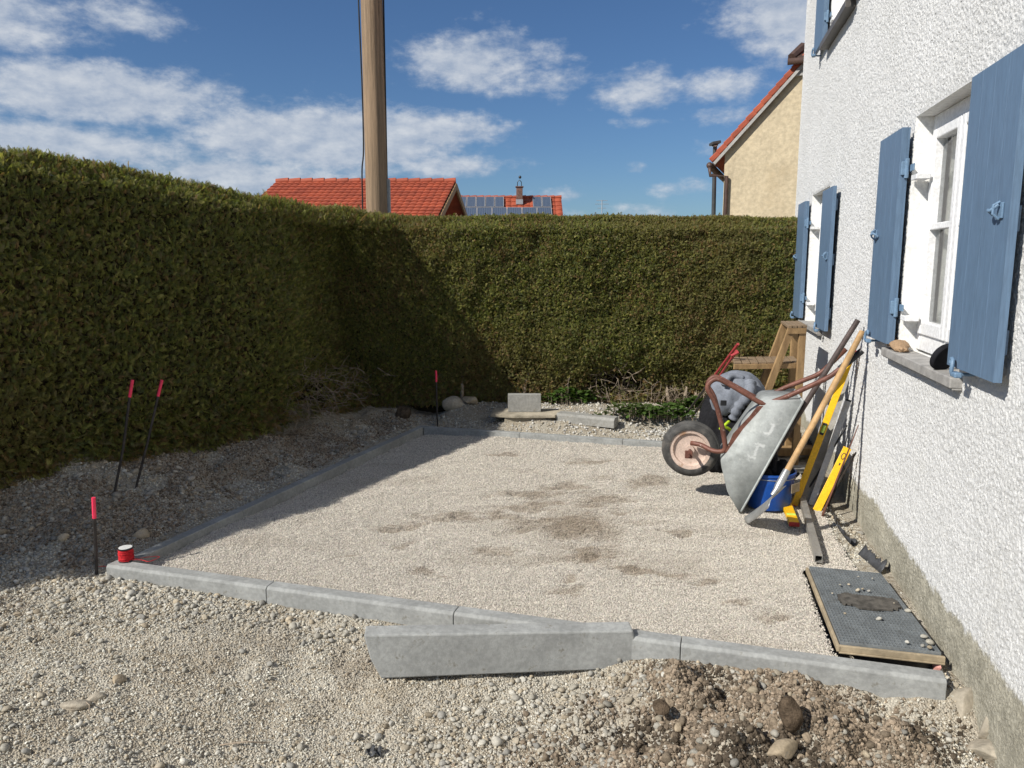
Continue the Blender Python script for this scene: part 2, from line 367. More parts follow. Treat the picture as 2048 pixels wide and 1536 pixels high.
def soil(name, c1, c2, c3, sc, bump, bsc):
    m = bpy.data.materials.new(name); m.use_nodes = True; T = NT(m.node_tree)
    co = T.n('ShaderNodeTexCoord').outputs['Object']
    a = T.noise(co, sc, 6, .65); f_ = T.noise(co, sc * 14, 4, .65); v = T.n('ShaderNodeTexVoronoi', Vector=co, Scale=bsc)
    c = T.mix(T.step(a, .35, .65), c1, c2); c = T.mix(T.step(f_, .45, .7), c, c3)
    c = T.mix(.5, c, T.mix(T.n('ShaderNodeSeparateColor', Color=v.outputs['Color']).outputs[0], (.6, .6, .6), (1.35, 1.33, 1.3)), 'MULTIPLY')
    b = T.n('ShaderNodeBsdfPrincipled', Base__Color=c, Roughness=.95); b.inputs['Specular IOR Level'].default_value = .15
    h = T.m('ADD', f_, T.m('MULTIPLY', v.outputs['Distance'], -.8))
    T.put(b.inputs['Normal'], T.n('ShaderNodeBump', Height=h, Strength=1.0, Distance=bump).outputs[0])
    T.n('ShaderNodeOutputMaterial', Surface=b); return m
M['pad'] = pmat('dirty_rubber', (.075, .068, .058), .95, .45, 30, bump=.004, bscale=90)
M['soil'] = soil('gravelly_soil', (.35, .31, .245), (.45, .42, .355), (.25, .21, .155), 2.2, .010, 130)
def bedmat():
    m = bpy.data.materials.new('limestone_grit_bed'); m.use_nodes = True; T = NT(m.node_tree)
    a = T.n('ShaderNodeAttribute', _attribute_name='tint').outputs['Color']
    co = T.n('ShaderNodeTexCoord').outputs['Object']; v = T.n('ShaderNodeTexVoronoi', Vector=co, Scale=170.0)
    c = T.mix(.75, a, T.mix(T.n('ShaderNodeSeparateColor', Color=v.outputs['Color']).outputs[0], (.3, .29, .27), (1.05, 1.05, 1.05)), 'MULTIPLY')  # toned below the grains, painting shade into the gaps between them
    b = T.n('ShaderNodeBsdfPrincipled', Base__Color=c, Roughness=.95); b.inputs['Specular IOR Level'].default_value = .15
    T.put(b.inputs['Normal'], T.n('ShaderNodeBump', Height=T.m('MULTIPLY', v.outputs['Distance'], -1.0), Strength=1.0, Distance=.006).outputs[0])
    T.n('ShaderNodeOutputMaterial', Surface=b); return m
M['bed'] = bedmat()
def tilemat(name, ax):
    m = bpy.data.materials.new(name); m.use_nodes = True; T = NT(m.node_tree)
    co = T.n('ShaderNodeTexCoord').outputs['Object']
    v = T.noise(co, 2.5, 4, .6); w = T.n('ShaderNodeTexWhiteNoise', _noise_dimensions='3D', Vector=T.n('ShaderNodeVectorMath', _operation='FLOOR', i0=T.n('ShaderNodeMapping', Vector=co, Scale=ax)).outputs[0]).outputs[0]
    c = T.mix(T.step(v, .3, .7), (.27, .052, .022), (.37, .078, .032)); c = T.mix(.4, c, T.mix(w, (.65, .65, .65), (1.3, 1.25, 1.2)), 'MULTIPLY')
    b = T.n('ShaderNodeBsdfPrincipled', Base__Color=c, Roughness=.7)
    T.n('ShaderNodeOutputMaterial', Surface=b); return m
M['tile'] = tilemat('clay_tile', (4, 4, 4))
def glassmat():
    m = bpy.data.materials.new('window_glass'); m.use_nodes = True; T = NT(m.node_tree)
    g = T.n('ShaderNodeBsdfGlossy', Color=(.9, .9, .9), Roughness=.02); t = T.n('ShaderNodeBsdfTransparent', Color=(.96, .97, .96))
    fr = T.n('ShaderNodeFresnel', IOR=1.5); ms = T.n('ShaderNodeMixShader', Fac=T.m('MULTIPLY', fr, .8)); T.put(ms.inputs[1], t.outputs[0]); T.put(ms.inputs[2], g.outputs[0])
    T.n('ShaderNodeOutputMaterial', Surface=ms); return m
M['glass'] = glassmat()
def pvmat():
    m = bpy.data.materials.new('solar_cells'); m.use_nodes = True; T = NT(m.node_tree)
    uv = T.n('ShaderNodeTexCoord').outputs['UV']
    br = T.n('ShaderNodeTexBrick', _offset=0.0, Vector=uv, Color1=(.028, .045, .085), Color2=(.036, .056, .10), Mortar=(.13, .16, .20), Scale=1.0, Mortar__Size=.012, Brick__Width=.166, Row__Height=.1)
    b = T.n('ShaderNodeBsdfPrincipled', Base__Color=br.outputs[0], Roughness=.38)
    T.n('ShaderNodeOutputMaterial', Surface=b); return m
M['pv'] = pvmat()

#==SETTING==
# ================================================================== pad geometry
FL = G(240, 1120); BL = G(838, 850); FR = G(1886, 1341)
AH = (FR - FL) / np.linalg.norm(FR - FL); FN = np.array([-AH[1], AH[0], 0])     # along the front kerb, into the pad
LD = (BL - FL); LLEN = np.linalg.norm(LD); LH = LD / LLEN; LN = np.array([LH[1], -LH[0], 0])
_b2 = G(1325, 881); BH = (_b2 - BL) / np.linalg.norm(_b2 - BL); BN = np.array([BH[1], -BH[0], 0])
def dfront(x, y): return (x - FL[0]) * FN[0] + (y - FL[1]) * FN[1]
def along(x, y): return (x - FL[0]) * AH[0] + (y - FL[1]) * AH[1]
def dleft(x, y): return (x - FL[0]) * LN[0] + (y - FL[1]) * LN[1]
def dback(x, y): return (x - BL[0]) * BN[0] + (y - BL[1]) * BN[1]
def dwall(x, y): return (x - W0[0]) * WN[0] + (y - W0[1]) * WN[1]
def twall(x, y): return (x - W0[0]) * WU[0] + (y - W0[1]) * WU[1]
HA = np.array([-3.22, 4.69, 0.]); HB = np.array([-1.20, 8.15, 0.])           # foot of the left hedge's face
HD = (HB - HA) / np.linalg.norm(HB - HA); HN = np.array([HD[1], -HD[0], 0]); HLEN = np.linalg.norm(HB - HA)
BY = 8.28                                                                       # face of the back hedge
MOUNDS = [(G(1345, 1385, -.1), .19, .15, .135), (G(1580, 1400, -.1), .20, .14, .115), (G(1735, 1462, -.1), .19, .12, .12), (G(1480, 1500, -.1), .48, .26, .15), (G(1960, 1480, -.1), .25, .3, .06), (G(1200, 1410, -.14), .16, .14, .085), (G(860, 1352, -.15), .30, .12, .030), (G(1050, 834, .08), .50, .22, .080), (G(1170, 850, .03), .30, .14, .035)]
def gz(x, y):
    x = np.asarray(x, float); y = np.asarray(y, float)
    df, dl, db, al = dfront(x, y), dleft(x, y), dback(x, y), along(x, y)
    front = -.050 - .14 * sstep(al, .5, 2.0) - .025 * sstep(al, 3.0, 3.9) - .03 * sstep(-df, .1, .8) * sstep(al, .5, 1.5)
    hs_ = np.clip((x - HA[0]) * HD[0] + (y - HA[1]) * HD[1], -3, 5); hd_ = -((x - HA[0]) * HN[0] + (y - HA[1]) * HN[1])
    left = -.05 + (.30 - .045 * np.clip(hs_, 0, 4)) * sstep(-dl, .08, 1.35) * (1 - .35 * sstep(-hs_, .2, 1.5))
    back = -.06 + .15 * sstep(-db, .10, .85) * (1 - .45 * sstep(al, 2.1, 3.4))
    wl = -.075 + 0 * x
    wf = sstep(-df, -.55 * sstep(-dl, .1, .8), .25); wL = sstep(-dl, -.1, .15) * (1 - wf); wB = sstep(-db, -.05, .15) * (1 - wf) * (1 - wL)
    z = front * wf + left * wL + back * wB + wl * (1 - wf) * (1 - wL) * (1 - wB)
    for c, sx, sy, a in MOUNDS: z = z + a * np.exp(-((x - c[0]) / sx) ** 2 - ((y - c[1]) / sy) ** 2)
    inside = (df > -.06) & (dl > .01) & (db > .01)
    rough = (fbm(x * 2.2, y * 2.2, 4, 1) - .5) * .075 + (fbm(x * 9, y * 9, 3, 2) - .5) * .036
    md = np.exp(-((x - MOUNDS[0][0][0] - .4) / .8) ** 2 - ((y - 2.75) / .35) ** 2)
    rough = rough + md * (fbm(x * 14, y * 14, 4, 4) - .5) * .07
    near = sstep(np.minimum(np.abs(df), np.abs(dl)), .0, .25)
    bankm = sstep(-dl, .06, .35) * sstep(df, -.4, .1)
    hm = np.clip(sum(np.exp(-((x - c[0]) / (sx * 1.2)) ** 2 - ((y - c[1]) / (sy * 1.2)) ** 2) for c, sx, sy, a in MOUNDS[:4]), 0, 1)
    rough = rough + hm * ((fbm(x * 6, y * 6, 4, 15) - .5) * .11 + (fbm(x * 20, y * 20, 3, 16) - .5) * .035)
    rough = rough * (1 + .8 * np.exp(-((x - 1.0) / 1.0) ** 2 - ((y - 2.6) / .4) ** 2)) + bankm * ((fbm(x * 4.2, y * 4.2, 4, 13) - .5) * .14 + np.maximum(fbm(x * 1.5, y * 1.5, 3, 14) - .52, 0) * .35)
    z = z + rough * (.35 + .65 * near)
    z = np.where(inside & (dwall(x, y) > .30), -.17, z)
    pit = sstep(al, 3.42, 3.5) * sstep(df, -.05, .0) * sstep(.42 - df, 0, .05) * sstep(dwall(x, y), .06, .12)
    z = z - .16 * pit
    return z
def axis_steps(lo, hi, step, far, grow=1.35):
    a = list(np.arange(lo, hi + step / 2, step)); s = step
    while a[-1] < far: s *= grow; a.append(a[-1] + s)
    s = step
    while a[0] > -far: s *= grow; a.insert(0, a[0] - s)
    return np.array(a)
gx = axis_steps(-5.2, 3.6, .025, 1500); gy = axis_steps(1.2, 9.4, .025, 1500)
X, Y = np.meshgrid(gx, gy); Z = gz(np.clip(X, -12, 12), np.clip(Y, -4, 16))
fade = sstep(np.maximum(np.abs(X), np.abs(Y - 5)), 8, 14); Z = Z * (1 - fade) - .05 * fade
nx, ny = len(gx), len(gy)
idx = np.arange(nx * ny).reshape(ny, nx)
quads = np.stack([idx[:-1, :-1], idx[:-1, 1:], idx[1:, 1:], idx[1:, :-1]], -1).reshape(-1, 4)
tag(link('ground', np.stack([X, Y, Z], -1).reshape(-1, 3), quads, M['soil'], smooth=True), kind='structure')

# ---- the levelled bed of limestone grit inside the kerbs
SCUFF = []
for px, py, w, h in [(1060, 985, 90, 11), (1130, 972, 60, 12), (1205, 1000, 80, 15), (900, 1036, 75, 11), (1010, 1030, 50, 14), (1100, 1046, 120, 15), (1180, 1062, 95, 20), (1060, 1010, 60, 9), (1180, 1106, 70, 14), (800, 1052, 50, 9),
                     (1140, 1180, 42, 11), (1300, 1145, 60, 10), (1480, 1216, 42, 9), (830, 1090, 30, 8), (1270, 962, 70, 9), (1130, 1150, 32, 8), (980, 1100, 50, 9), (1250, 1024, 22, 9), (700, 1120, 30, 8), (1350, 1060, 50, 8), (1000, 905, 60, 6), (1180, 920, 70, 6), (1400, 1170, 40, 8), (860, 1150, 36, 8), (1560, 1240, 30, 7)]:
    p = G(px, py, -.04); D_ = np.linalg.norm(p - EYE); SCUFF.append((p[0], p[1], w * D_ / FPX, h * D_ / FPX / (CAM_H / D_), rng.uniform(-.12, .32)))
def scuff(x, y):
    m = np.zeros(np.shape(x)); wx = x + .34 * (fbm(x * 5, y * 6, 4, 61) - .5); wy = y + .30 * (fbm(x * 5, y * 6, 4, 62) - .5)
    for cx, cy, sx, sy, an in SCUFF:
        u = (wx - cx) * math.cos(an) + (wy - cy) * math.sin(an); v = -(wx - cx) * math.sin(an) + (wy - cy) * math.cos(an)
        m = np.maximum(m, np.exp(-(u / sx) ** 2 - (v / sy) ** 2))
    return m
def bedz(x, y):
    df = dfront(x, y); q = scuff(x, y)
    z = -.030 - .020 * sstep(df, .3, 2.0) - .022 * np.exp(-np.maximum(dleft(x, y) - .08, 0) / .35) + (fbm(x * 1.6, y * 1.6, 4, 5) - .5) * .026
    z = z - .014 * q + q * (fbm(x * 16, y * 24, 3, 6) - .5) * .055                      # heel and shovel marks
    return z + (fbm(x * 2.6 + y, y * 6.5, 3, 7) - .5) * .024 + (fbm(x * 13, y * 15, 3, 8) - .5) * .013
def bedtint(x, y):
    q = scuff(x, y); zone = np.exp(-((x - .42) / .55) ** 2 - ((y - 4.75) / .75) ** 2) * .34 * sstep(fbm(x * 4 + y, y * 8 - x * 2, 4, 29), .36, .62); d = np.clip(zone + sstep(q * (.55 + .9 * fbm(x * 7, y * 11, 4, 9)), .22, .85) * .66 + sstep(fbm(x * 2.4, y * 4.2, 4, 19), .56, .78) * .22, 0, 1)[:, None]
    return np.array([.60, .555, .485]) * (1 - d) + np.array([.35, .295, .23]) * d
xs = np.arange(-2.4, 2.5, .018); ys = np.arange(2.6, 7.8, .018)
X, Y = np.meshgrid(xs, ys); X = X.ravel(); Y = Y.ravel()
def inbed(x, y):
    al, df = along(x, y), dfront(x, y)
    lim = dwall(x, y) - .20 - .10 * (fbm(x * 2, y * 2, 3, 12) - .5)
    ok = (df > -.004) & (dleft(x, y) > .074) & (dback(x, y) > .074) & (lim > 0)
    # leave out the grate's own opening
    q = [G(1606, 1126), G(1790, 1142), G(1920, 1345), G(1668, 1292)]; inq = np.ones(len(x), bool)
    for k in range(4): a, b = q[k], q[(k + 1) % 4]; inq &= ((b[0] - a[0]) * (y - a[1]) - (b[1] - a[1]) * (x - a[0])) < 0
    q2 = [G(1668, 1292), G(1920, 1320), G(1920, 1360), G(1690, 1312)]; in2 = np.ones(len(x), bool)
    for k in range(4): a, b = q2[k], q2[(k + 1) % 4]; in2 &= ((b[0] - a[0]) * (y - a[1]) - (b[1] - a[1]) * (x - a[0])) < 0
    return ok & ~inq & ~in2
ok = inbed(X, Y); Zb = bedz(X, Y)
idx = np.arange(len(xs) * len(ys)).reshape(len(ys), len(xs))
quads = np.stack([idx[:-1, :-1], idx[:-1, 1:], idx[1:, 1:], idx[1:, :-1]], -1).reshape(-1, 4)
quads = quads[ok[quads].all(1)]
used = np.unique(quads); remap = -np.ones(len(X), int); remap[used] = np.arange(len(used))
V = np.stack([X, Y, Zb], -1)[used]
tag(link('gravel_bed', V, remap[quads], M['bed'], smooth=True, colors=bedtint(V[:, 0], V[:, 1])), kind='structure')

# ================================================================== scattered stone
def ico(sub):
    bm = bmesh.new(); bmesh.ops.create_icosphere(bm, subdivisions=sub, radius=1); bm.verts.index_update()
    v = np.array([v.co[:] for v in bm.verts]); f = np.array([[q.index for q in p.verts] for p in bm.faces]); bm.free(); return v, f
OCT = (np.array([[1, 0, 0], [-1, 0, 0], [0, 1, 0], [0, -1, 0], [0, 0, 1], [0, 0, -1]], float), np.array([[0, 2, 4], [2, 1, 4], [1, 3, 4], [3, 0, 4], [2, 0, 5], [1, 2, 5], [3, 1, 5], [0, 3, 5]]))
ICO1, ICO2, ICO3 = ico(1), ico(2), ico(3)
def lumpy(tpl, k, amt, seed, cuts=0):
    r = np.random.default_rng(seed); out = []
    for _ in range(k):
        v = tpl[0].copy(); d = np.ones(len(v))
        for _ in range(5):
            w = r.normal(size=3); w /= np.linalg.norm(w); d += amt * r.uniform(-.5, .5) * np.sin(v @ w * r.uniform(1.5, 3.5) + r.uniform(0, 6))
        v = v * d[:, None]
        for _ in range(cuts):
            w = r.normal(size=3); w /= np.linalg.norm(w); h = r.uniform(.5, .85); e = np.maximum(v @ w - h, 0); v = v - e[:, None] * w * .85
        out.append(v)
    return out
def randrot(n, tilt=None, r=rng):
    if tilt is None:
        q = r.normal(size=(n, 4)); q /= np.linalg.norm(q, axis=1)[:, None]
    else:
        yaw = r.uniform(0, 2 * np.pi, n); ax = r.uniform(0, 2 * np.pi, n); t = r.normal(0, tilt, n)
        q1 = np.stack([np.cos(t / 2), np.sin(t / 2) * np.cos(ax), np.sin(t / 2) * np.sin(ax), 0 * t], 1)
        q2 = np.stack([np.cos(yaw / 2), 0 * yaw, 0 * yaw, np.sin(yaw / 2)], 1)
        a, b, c, d = q1.T; e, f_, g, h = q2.T
        q = np.stack([a * e - b * f_ - c * g - d * h, a * f_ + b * e + c * h - d * g, a * g - b * h + c * e + d * f_, a * h + b * g - c * f_ + d * e], 1)
    w, x, y, z = q.T
    return np.stack([np.stack([1 - 2 * (y * y + z * z), 2 * (x * y - z * w), 2 * (x * z + y * w)], -1),
                     np.stack([2 * (x * y + z * w), 1 - 2 * (x * x + z * z), 2 * (y * z - x * w)], -1),
                     np.stack([2 * (x * z - y * w), 2 * (y * z + x * w), 1 - 2 * (x * x + y * y)], -1)], 1)
def instances(variants, faces, pos, size3, rot, tint, r=rng):
    n = len(pos); pick = r.integers(0, len(variants), n); nv = len(variants[0])
    base = np.stack(variants)[pick] * size3[:, None, :]
    v = np.einsum('nij,nkj->nki', rot, base) + pos[:, None, :]
    f = faces[None] + (np.arange(n) * nv)[:, None, None]
    return v.reshape(-1, 3), f.reshape(-1, faces.shape[1]), np.repeat(tint, nv, 0)
def in_view(p, m=60):
    d = p - EYE; dep = d[:, 1] * math.cos(PITCH) - d[:, 2] * math.sin(PITCH); up = d[:, 1] * math.sin(PITCH) + d[:, 2] * math.cos(PITCH)
    dep = np.maximum(dep, .01); px = 1024 + FPX * d[:, 0] / dep; py = 768 - FPX * up / dep
    return (px > -m) & (px < 2048 + m) & (py < 1536 + m) & (dep > .3)
def pebtint(n, warm=0.0, r=rng):
    pal = np.array([[.38, .36, .31], [.335, .315, .265], [.43, .41, .355], [.29, .28, .25], [.37, .325, .25], [.26, .22, .16], [.49, .47, .415], [.40, .34, .25]])
    w = np.array([5, 5, 3, 3, 3, 1.5, 1.2, 1.2]); c = pal[r.choice(len(pal), n, p=w / w.sum())] * r.uniform(.8, 1.18, (n, 1))
    return c * (1 - warm) + np.array([.33, .25, .165]) * warm * r.uniform(.8, 1.2, (n, 1))
STV = lumpy(ICO2, 12, .32, 5, 2); STV1 = lumpy(ICO1, 10, .35, 6, 1); OCV = lumpy(OCT, 12, .5, 7)
def scatter(name, xy, size, tint, tpl, faces, mat, zf, flat=(.55, .85), sink=.25, tilt=.5, smooth=True):
    n = len(xy); s3 = np.stack([size, size * rng.uniform(.6, .95, n), size * rng.uniform(flat[0], flat[1], n)], 1) * .5
    z = zf(xy[:, 0], xy[:, 1]) + s3[:, 2] * (1 - 2 * sink)
    pos = np.concatenate([xy, z[:, None]], 1); k = in_view(pos)
    pos, s3, tint = pos[k], s3[k], tint[k]
    v, f, c = instances(tpl, faces, pos, s3, randrot(len(pos), tilt), tint)
    o = link(name, v, f, mat, smooth=smooth, colors=c); tag(o, kind='stuff'); return o
def outside(x, y):
    """open ground: not on the bed, a kerb, the grate or inside the house"""
    al, df = along(x, y), dfront(x, y)
    on = (df > -.085) & (dleft(x, y) > -.005) & (dback(x, y) > -.005) & (al < 4.02)
    return ~(on & ~((dwall(x, y) < .26) & (df > 1.30))) & (dwall(x, y) > .02) & ~((y > BY + .1)) & ~(((x - HA[0]) * HN[0] + (y - HA[1]) * HN[1]) < -.15)
def sample(n, x0, x1, y0, y1, dens):
    x = rng.uniform(x0, x1, n); y = rng.uniform(y0, y1, n); k = rng.random(n) < dens(x, y); return np.stack([x[k], y[k]], 1)
def loose(x, y):       # where bigger stones lie, 0..1
    al, df, dl = along(x, y), dfront(x, y), dleft(x, y)
    kerbside = np.exp(-((df + .20) / .13) ** 2) * (.25 + .75 * (al < 2.0))
    cl = sstep(fbm(x * 1.5, y * 1.5, 4, 21), .48, .66)
    bank = sstep(-dl, .0, .4) * .55 * sstep(fbm(x * 1.8, y * 1.8, 3, 25), .3, .6)
    low = np.exp(-((x - .15) / .75) ** 2 - ((y - 2.55) / .36) ** 2)
    mound = sum(np.exp(-((x - c[0]) / (sx * 1.5)) ** 2 - ((y - c[1]) / (sy * 1.6)) ** 2) for c, sx, sy, a in MOUNDS[:4])
    lane = np.exp(-((x + 1.0) / .55) ** 2 - ((y - 3.05) / .28) ** 2) * .8        # trodden sandy patch stays finer
    lf = np.exp(-((x + 2.1) / .55) ** 2 - ((y - 3.55) / .22) ** 2)
    return np.clip(.13 + .60 * kerbside + .26 * cl + bank * .7 + .75 * low + .7 * lf + .02 * np.clip(mound, 0, 1) - lane, .03, 1)
def warmth(x, y):
    m = sum(np.exp(-((x - c[0]) / (sx * 1.5)) ** 2 - ((y - c[1]) / (sy * 1.6)) ** 2) for c, sx, sy, a in MOUNDS[:4])
    patch = np.exp(-((x + .75) / .6) ** 2 - ((y - 3.15) / .3) ** 2) * .85
    bank = sstep(-dleft(x, y), .05, .4) * .85 * sstep(fbm(x * 1.7, y * 1.7, 4, 33), .36, .58) * (dfront(x, y) > -.1)
    return np.clip(m * .95 * sstep(fbm(x * 5, y * 5, 3, 31), .22, .55) + patch * sstep(fbm(x * 4, y * 4, 3, 35), .3, .6) + bank, 0, .85)
def heap_(x, y): return np.clip(sum(np.exp(-((x - c[0]) / sx) ** 2 - ((y - c[1]) / sy) ** 2) for c, sx, sy, a in MOUNDS[:4]), 0, 1) * sstep(fbm(x * 3.5, y * 3.5, 4, 41), .35, .6) * outside(x, y)
# grit on the bed
xy = sample(520000, -2.3, 2.3, 2.7, 7.6, lambda x, y: inbed(x, y) * np.clip(1.30 - (y - 2.7) / 4.4, .30, 1))
sz = rng.uniform(.0042, .0085, len(xy)) * (1 + .12 * np.maximum(xy[:, 1] - 3, 0))
tn = bedtint(xy[:, 0], xy[:, 1]) * rng.uniform(.62, 1.16, (len(xy), 1)) * (1 + rng.normal(0, .02, (len(xy), 3)))
scatter('grit', xy, sz, tn, OCV, OCT[1], M['grit'], bedz, (.7, 1), .2, None, False)
# fine gravel on the open ground
xy = sample(300000, -4.2, 2.2, 2.2, 8.3, lambda x, y: outside(x, y) * np.clip(1.15 - (y - 2.3) / 4.2, .14, 1))
wm = warmth(xy[:, 0], xy[:, 1])
sz = rng.uniform(.005, .013, len(xy)) * (1 + .06 * (xy[:, 1] - 2.5))
scatter('fine_gravel', xy, sz, pebtint(len(xy)) * 1.48 * np.array([.99, 1.0, 1.0]) * (1 - wm[:, None]) + np.array([.36, .295, .22]) * wm[:, None] * rng.uniform(.6, 1.2, (len(xy), 1)), OCV, OCT[1], M['grit'], gz, (.6, 1), .25, None, False)
# pebbles
xy = sample(80000, -4.3, 2.2, 2.2, 8.3, lambda x, y: outside(x, y) * (.10 + .8 * loose(x, y)) * np.clip(1.1 - (y - 2.3) / 7, .3, 1))
wm = warmth(xy[:, 0], xy[:, 1])[:, None] * .6
sz = rng.uniform(.011, .024, len(xy))
scatter('pebbles', xy, sz, pebtint(len(xy)) * (1 - wm) + np.array([.34, .275, .205]) * wm, STV1, ICO1[1], M['stone'], gz, (.5, .85), .22, .5, True)
xy = sample(24000, -4.4, 2.2, 2.2, 8.3, lambda x, y: outside(x, y) * loose(x, y))
sz = .022 + .030 * rng.beta(1.2, 3.6, len(xy)) + .012 * (rng.random(len(xy)) < .05)
scatter('river_pebbles', xy, sz, pebtint(len(xy), .04) * (1 - .35 * warmth(xy[:, 0], xy[:, 1]))[:, None], STV, ICO2[1], M['stone'], gz, (.42, .75), .22, .35, True)
xy = sample(900, -4.2, -.7, 3.4, 8.2, lambda x, y: outside(x, y) * (dleft(x, y) < -.08) * sstep(fbm(x * 1.4, y * 1.4, 3, 47), .42, .6))
sz = .035 + .06 * rng.beta(1, 4, len(xy)); scatter('bank_cobbles', xy, sz, pebtint(len(xy), .25), STV, ICO2[1], M['stone'], gz, (.5, .8), .3, .5, True)
xy = sample(7000, 0, 2.3, 6.6, 8.2, lambda x, y: (dback(x, y) < -.02) * (dwall(x, y) > .05) * (.25 + .75 * sstep(along(x, y), 2.0, 2.8)) * sstep(fbm(x * 3, y * 3, 3, 57), .3, .55))
sz = rng.uniform(.014, .036, len(xy)); scatter('white_gravel', xy, sz, np.array([.50, .485, .45]) * rng.uniform(.65, 1.15, (len(xy), 1)), STV1, ICO1[1], M['stone'], gz, (.5, .85), .2, .6, True)
xy = sample(480, -.4, 2.1, 2.25, 3.1, heap_)
sz = .022 + .045 * rng.beta(1, 4, len(xy)); scatter('soil_lumps', xy, sz, np.array([.25, .20, .145]) * rng.uniform(.45, 1.15, (len(xy), 1)), lumpy(ICO2, 10, .6, 99, 1), ICO2[1], M['soilcrumb'], gz, (.6, .95), .25, .8, True)
# crumbs of damp soil in the heap
def heap(x, y): return np.clip(sum(np.exp(-((x - c[0]) / sx) ** 2 - ((y - c[1]) / sy) ** 2) for c, sx, sy, a in MOUNDS[:4]), 0, 1) * sstep(fbm(x * 3.5, y * 3.5, 4, 41), .26, .55) * outside(x, y)
xy = sample(150000, -.6, 2.2, 2.2, 3.3, heap)
xb = sample(130000, -4.2, -.6, 3.6, 8.2, lambda x, y: outside(x, y) * .8 * (warmth(x, y) > .18) * (dleft(x, y) < -.03))
xy = np.concatenate([xy, xb])
sz = .006 + .030 * rng.beta(1, 4.5, len(xy))
tn = np.array([.275, .218, .16]) * rng.uniform(.40, 1.2, (len(xy), 1)) * (1 - .62 * sstep(fbm(xy[:, 0] * 4, xy[:, 1] * 4, 3, 43), .46, .64) * (xy[:, 1] < 3.3))[:, None]
scatter('soil_crumbs', xy, sz, tn, STV1, ICO1[1], M['soilcrumb'], gz, (.6, 1), .2, None, False)

# ================================================================== kerbs
def kerb(A, B, out, label, group, w=.08, h=.25):
    A = np.array(A); B = np.array(B); d = (B - A) / np.linalg.norm(B - A); c = (A + B) / 2
    A = A + d * .0015; B = B - d * .0015
    mb = MB(); ch = .012; up = np.array([0, 0, 1.])
    prof = [(0, 0), (w - ch, 0), (w, -ch), (w, -h), (0, -h)]
    mb.prism([A + out * p[0] + up * p[1] for p in prof], B - A)
    o = mb.build('concrete_kerb', M['concrete'], origin=c + out * w / 2 - up * h, bev=.0035)
    return tag(o, label, 'kerb', group)
KG = 'concrete kerbs around the gravel bed'
FE = FL - AH * .02; FLEN = np.linalg.norm(FR - FE)
fl = ['front kerb at the corner carrying the red string spool', 'front kerb directly right of the one with the red spool', 'front kerb partly hidden behind the loose concrete block', 'front kerb ending by the metal grate at the house wall']
cuts = [0, .27, .52, .757, 1.0]; jx = [FE, G(560, 1155), G(928, 1200), G(1365, 1267), FR]
jx = [FE] + [FE + AH * np.dot(q - FE, AH) for q in jx[1:4]] + [FR]
for i in range(4): kerb(jx[i], jx[i + 1], -FN, fl[i], KG)
ll = ['side kerb touching the red spool corner, along the stony bank', 'second side kerb from the red spool, beside the stony bank', 'third side kerb from the red spool, beside the stony bank', 'side kerb meeting the back kerb at the far left corner']
L0 = FL + LH * .0; n = 4; seg = (LLEN - .0) / n
for i in range(n): kerb(L0 + LH * seg * i + LN * .08, L0 + LH * seg * (i + 1) + LN * .08, -LN, ll[i], KG)
bl = ['back kerb at the far left corner below the pink tipped stake', 'back kerb in front of the flat lying concrete piece', 'back kerb running behind the wheelbarrow tyre', 'back kerb end behind the blue bucket by the house']
B0 = BL + BH * .082 + BN * .08
for i in range(4): kerb(B0 + BH * (i * .98), B0 + BH * min((i + 1) * .98, 3.35), -BN, bl[i], KG)

# loose block in front
zb = -.146
p0 = G(762, 1358, zb); p1 = G(1279, 1337, zb); d = (p1 - p0); d[2] = 0; d /= np.linalg.norm(d); back = np.array([-d[1], d[0], 0]); up = np.array([0, 0, 1.])
def face(px, py): return onplane(px, py, p0, back)
tl = face(727, 1271); tr = face(1267, 1262); bl_ = face(762, 1358); br = face(1280, 1337)
zt = (tl[2] + tr[2]) / 2
mb = MB()
prof = [bl_, br, br + (tr - br) * .96, tr + back * .012 + up * .002, tl + back * .012 + up * .002, tl + (bl_ - tl) * .05]
prof = [bl_ - d * .0, br, tr, tl, tl + (bl_ - tl) * .55 - d * .012]
mb.prism(prof, back * .085 + up * .004)
tag(mb.build('concrete_block', M['concrete'], origin=(p0 + p1) / 2, bev=.007), 'large loose concrete kerbstone lying slantwise in front of the front kerb', 'kerbstone')

# ================================================================== hedges
def spray_tpl():
    V = []; F = []
    def leaf(o, ang, L, w, z0, z1):
        c, s = math.cos(ang), math.sin(ang); d = np.array([s, c]); p = np.array([c, -s]); o = np.array(o)
        b = len(V)
        for q, zz in ((o, z0), (o + d * L * .5 + p * w, (z0 + z1) / 2 + .02), (o + d * L, z1), (o + d * L * .5 - p * w, (z0 + z1) / 2 - .02)): V.append((q[0], q[1], zz))
        F.append((b, b + 1, b + 2, b + 3))
    leaf((0, 0), 0, .55, .020, 0, .03); leaf((0, .45), 0, .55, .026, .03, -.06)
    for i, y in enumerate((.12, .26, .40, .54, .68, .80)):
        L = .50 - .32 * y
        for s in (-1, 1): leaf((0, y + .03 * s), s * (.70 - .15 * y), L, .027, .02, -.05 - .03 * (i % 2)); 
        if i < 4:
            for s in (-1, 1): leaf((s * math.sin(.65) * L * .45, y + math.cos(.65) * L * .45), s * (.1 + .9 * (i % 2)), L * .5, .022, 0, -.05)
    return np.array(V), np.array(F)
SPV, SPF = spray_tpl()
SPVAR = []
for k in range(5):
    v = SPV.copy(); v[:, 2] += (k - 2) * .16 * v[:, 1] ** 2 + .12 * np.abs(v[:, 0]) * (1 if k % 2 else -1); SPVAR.append(v)
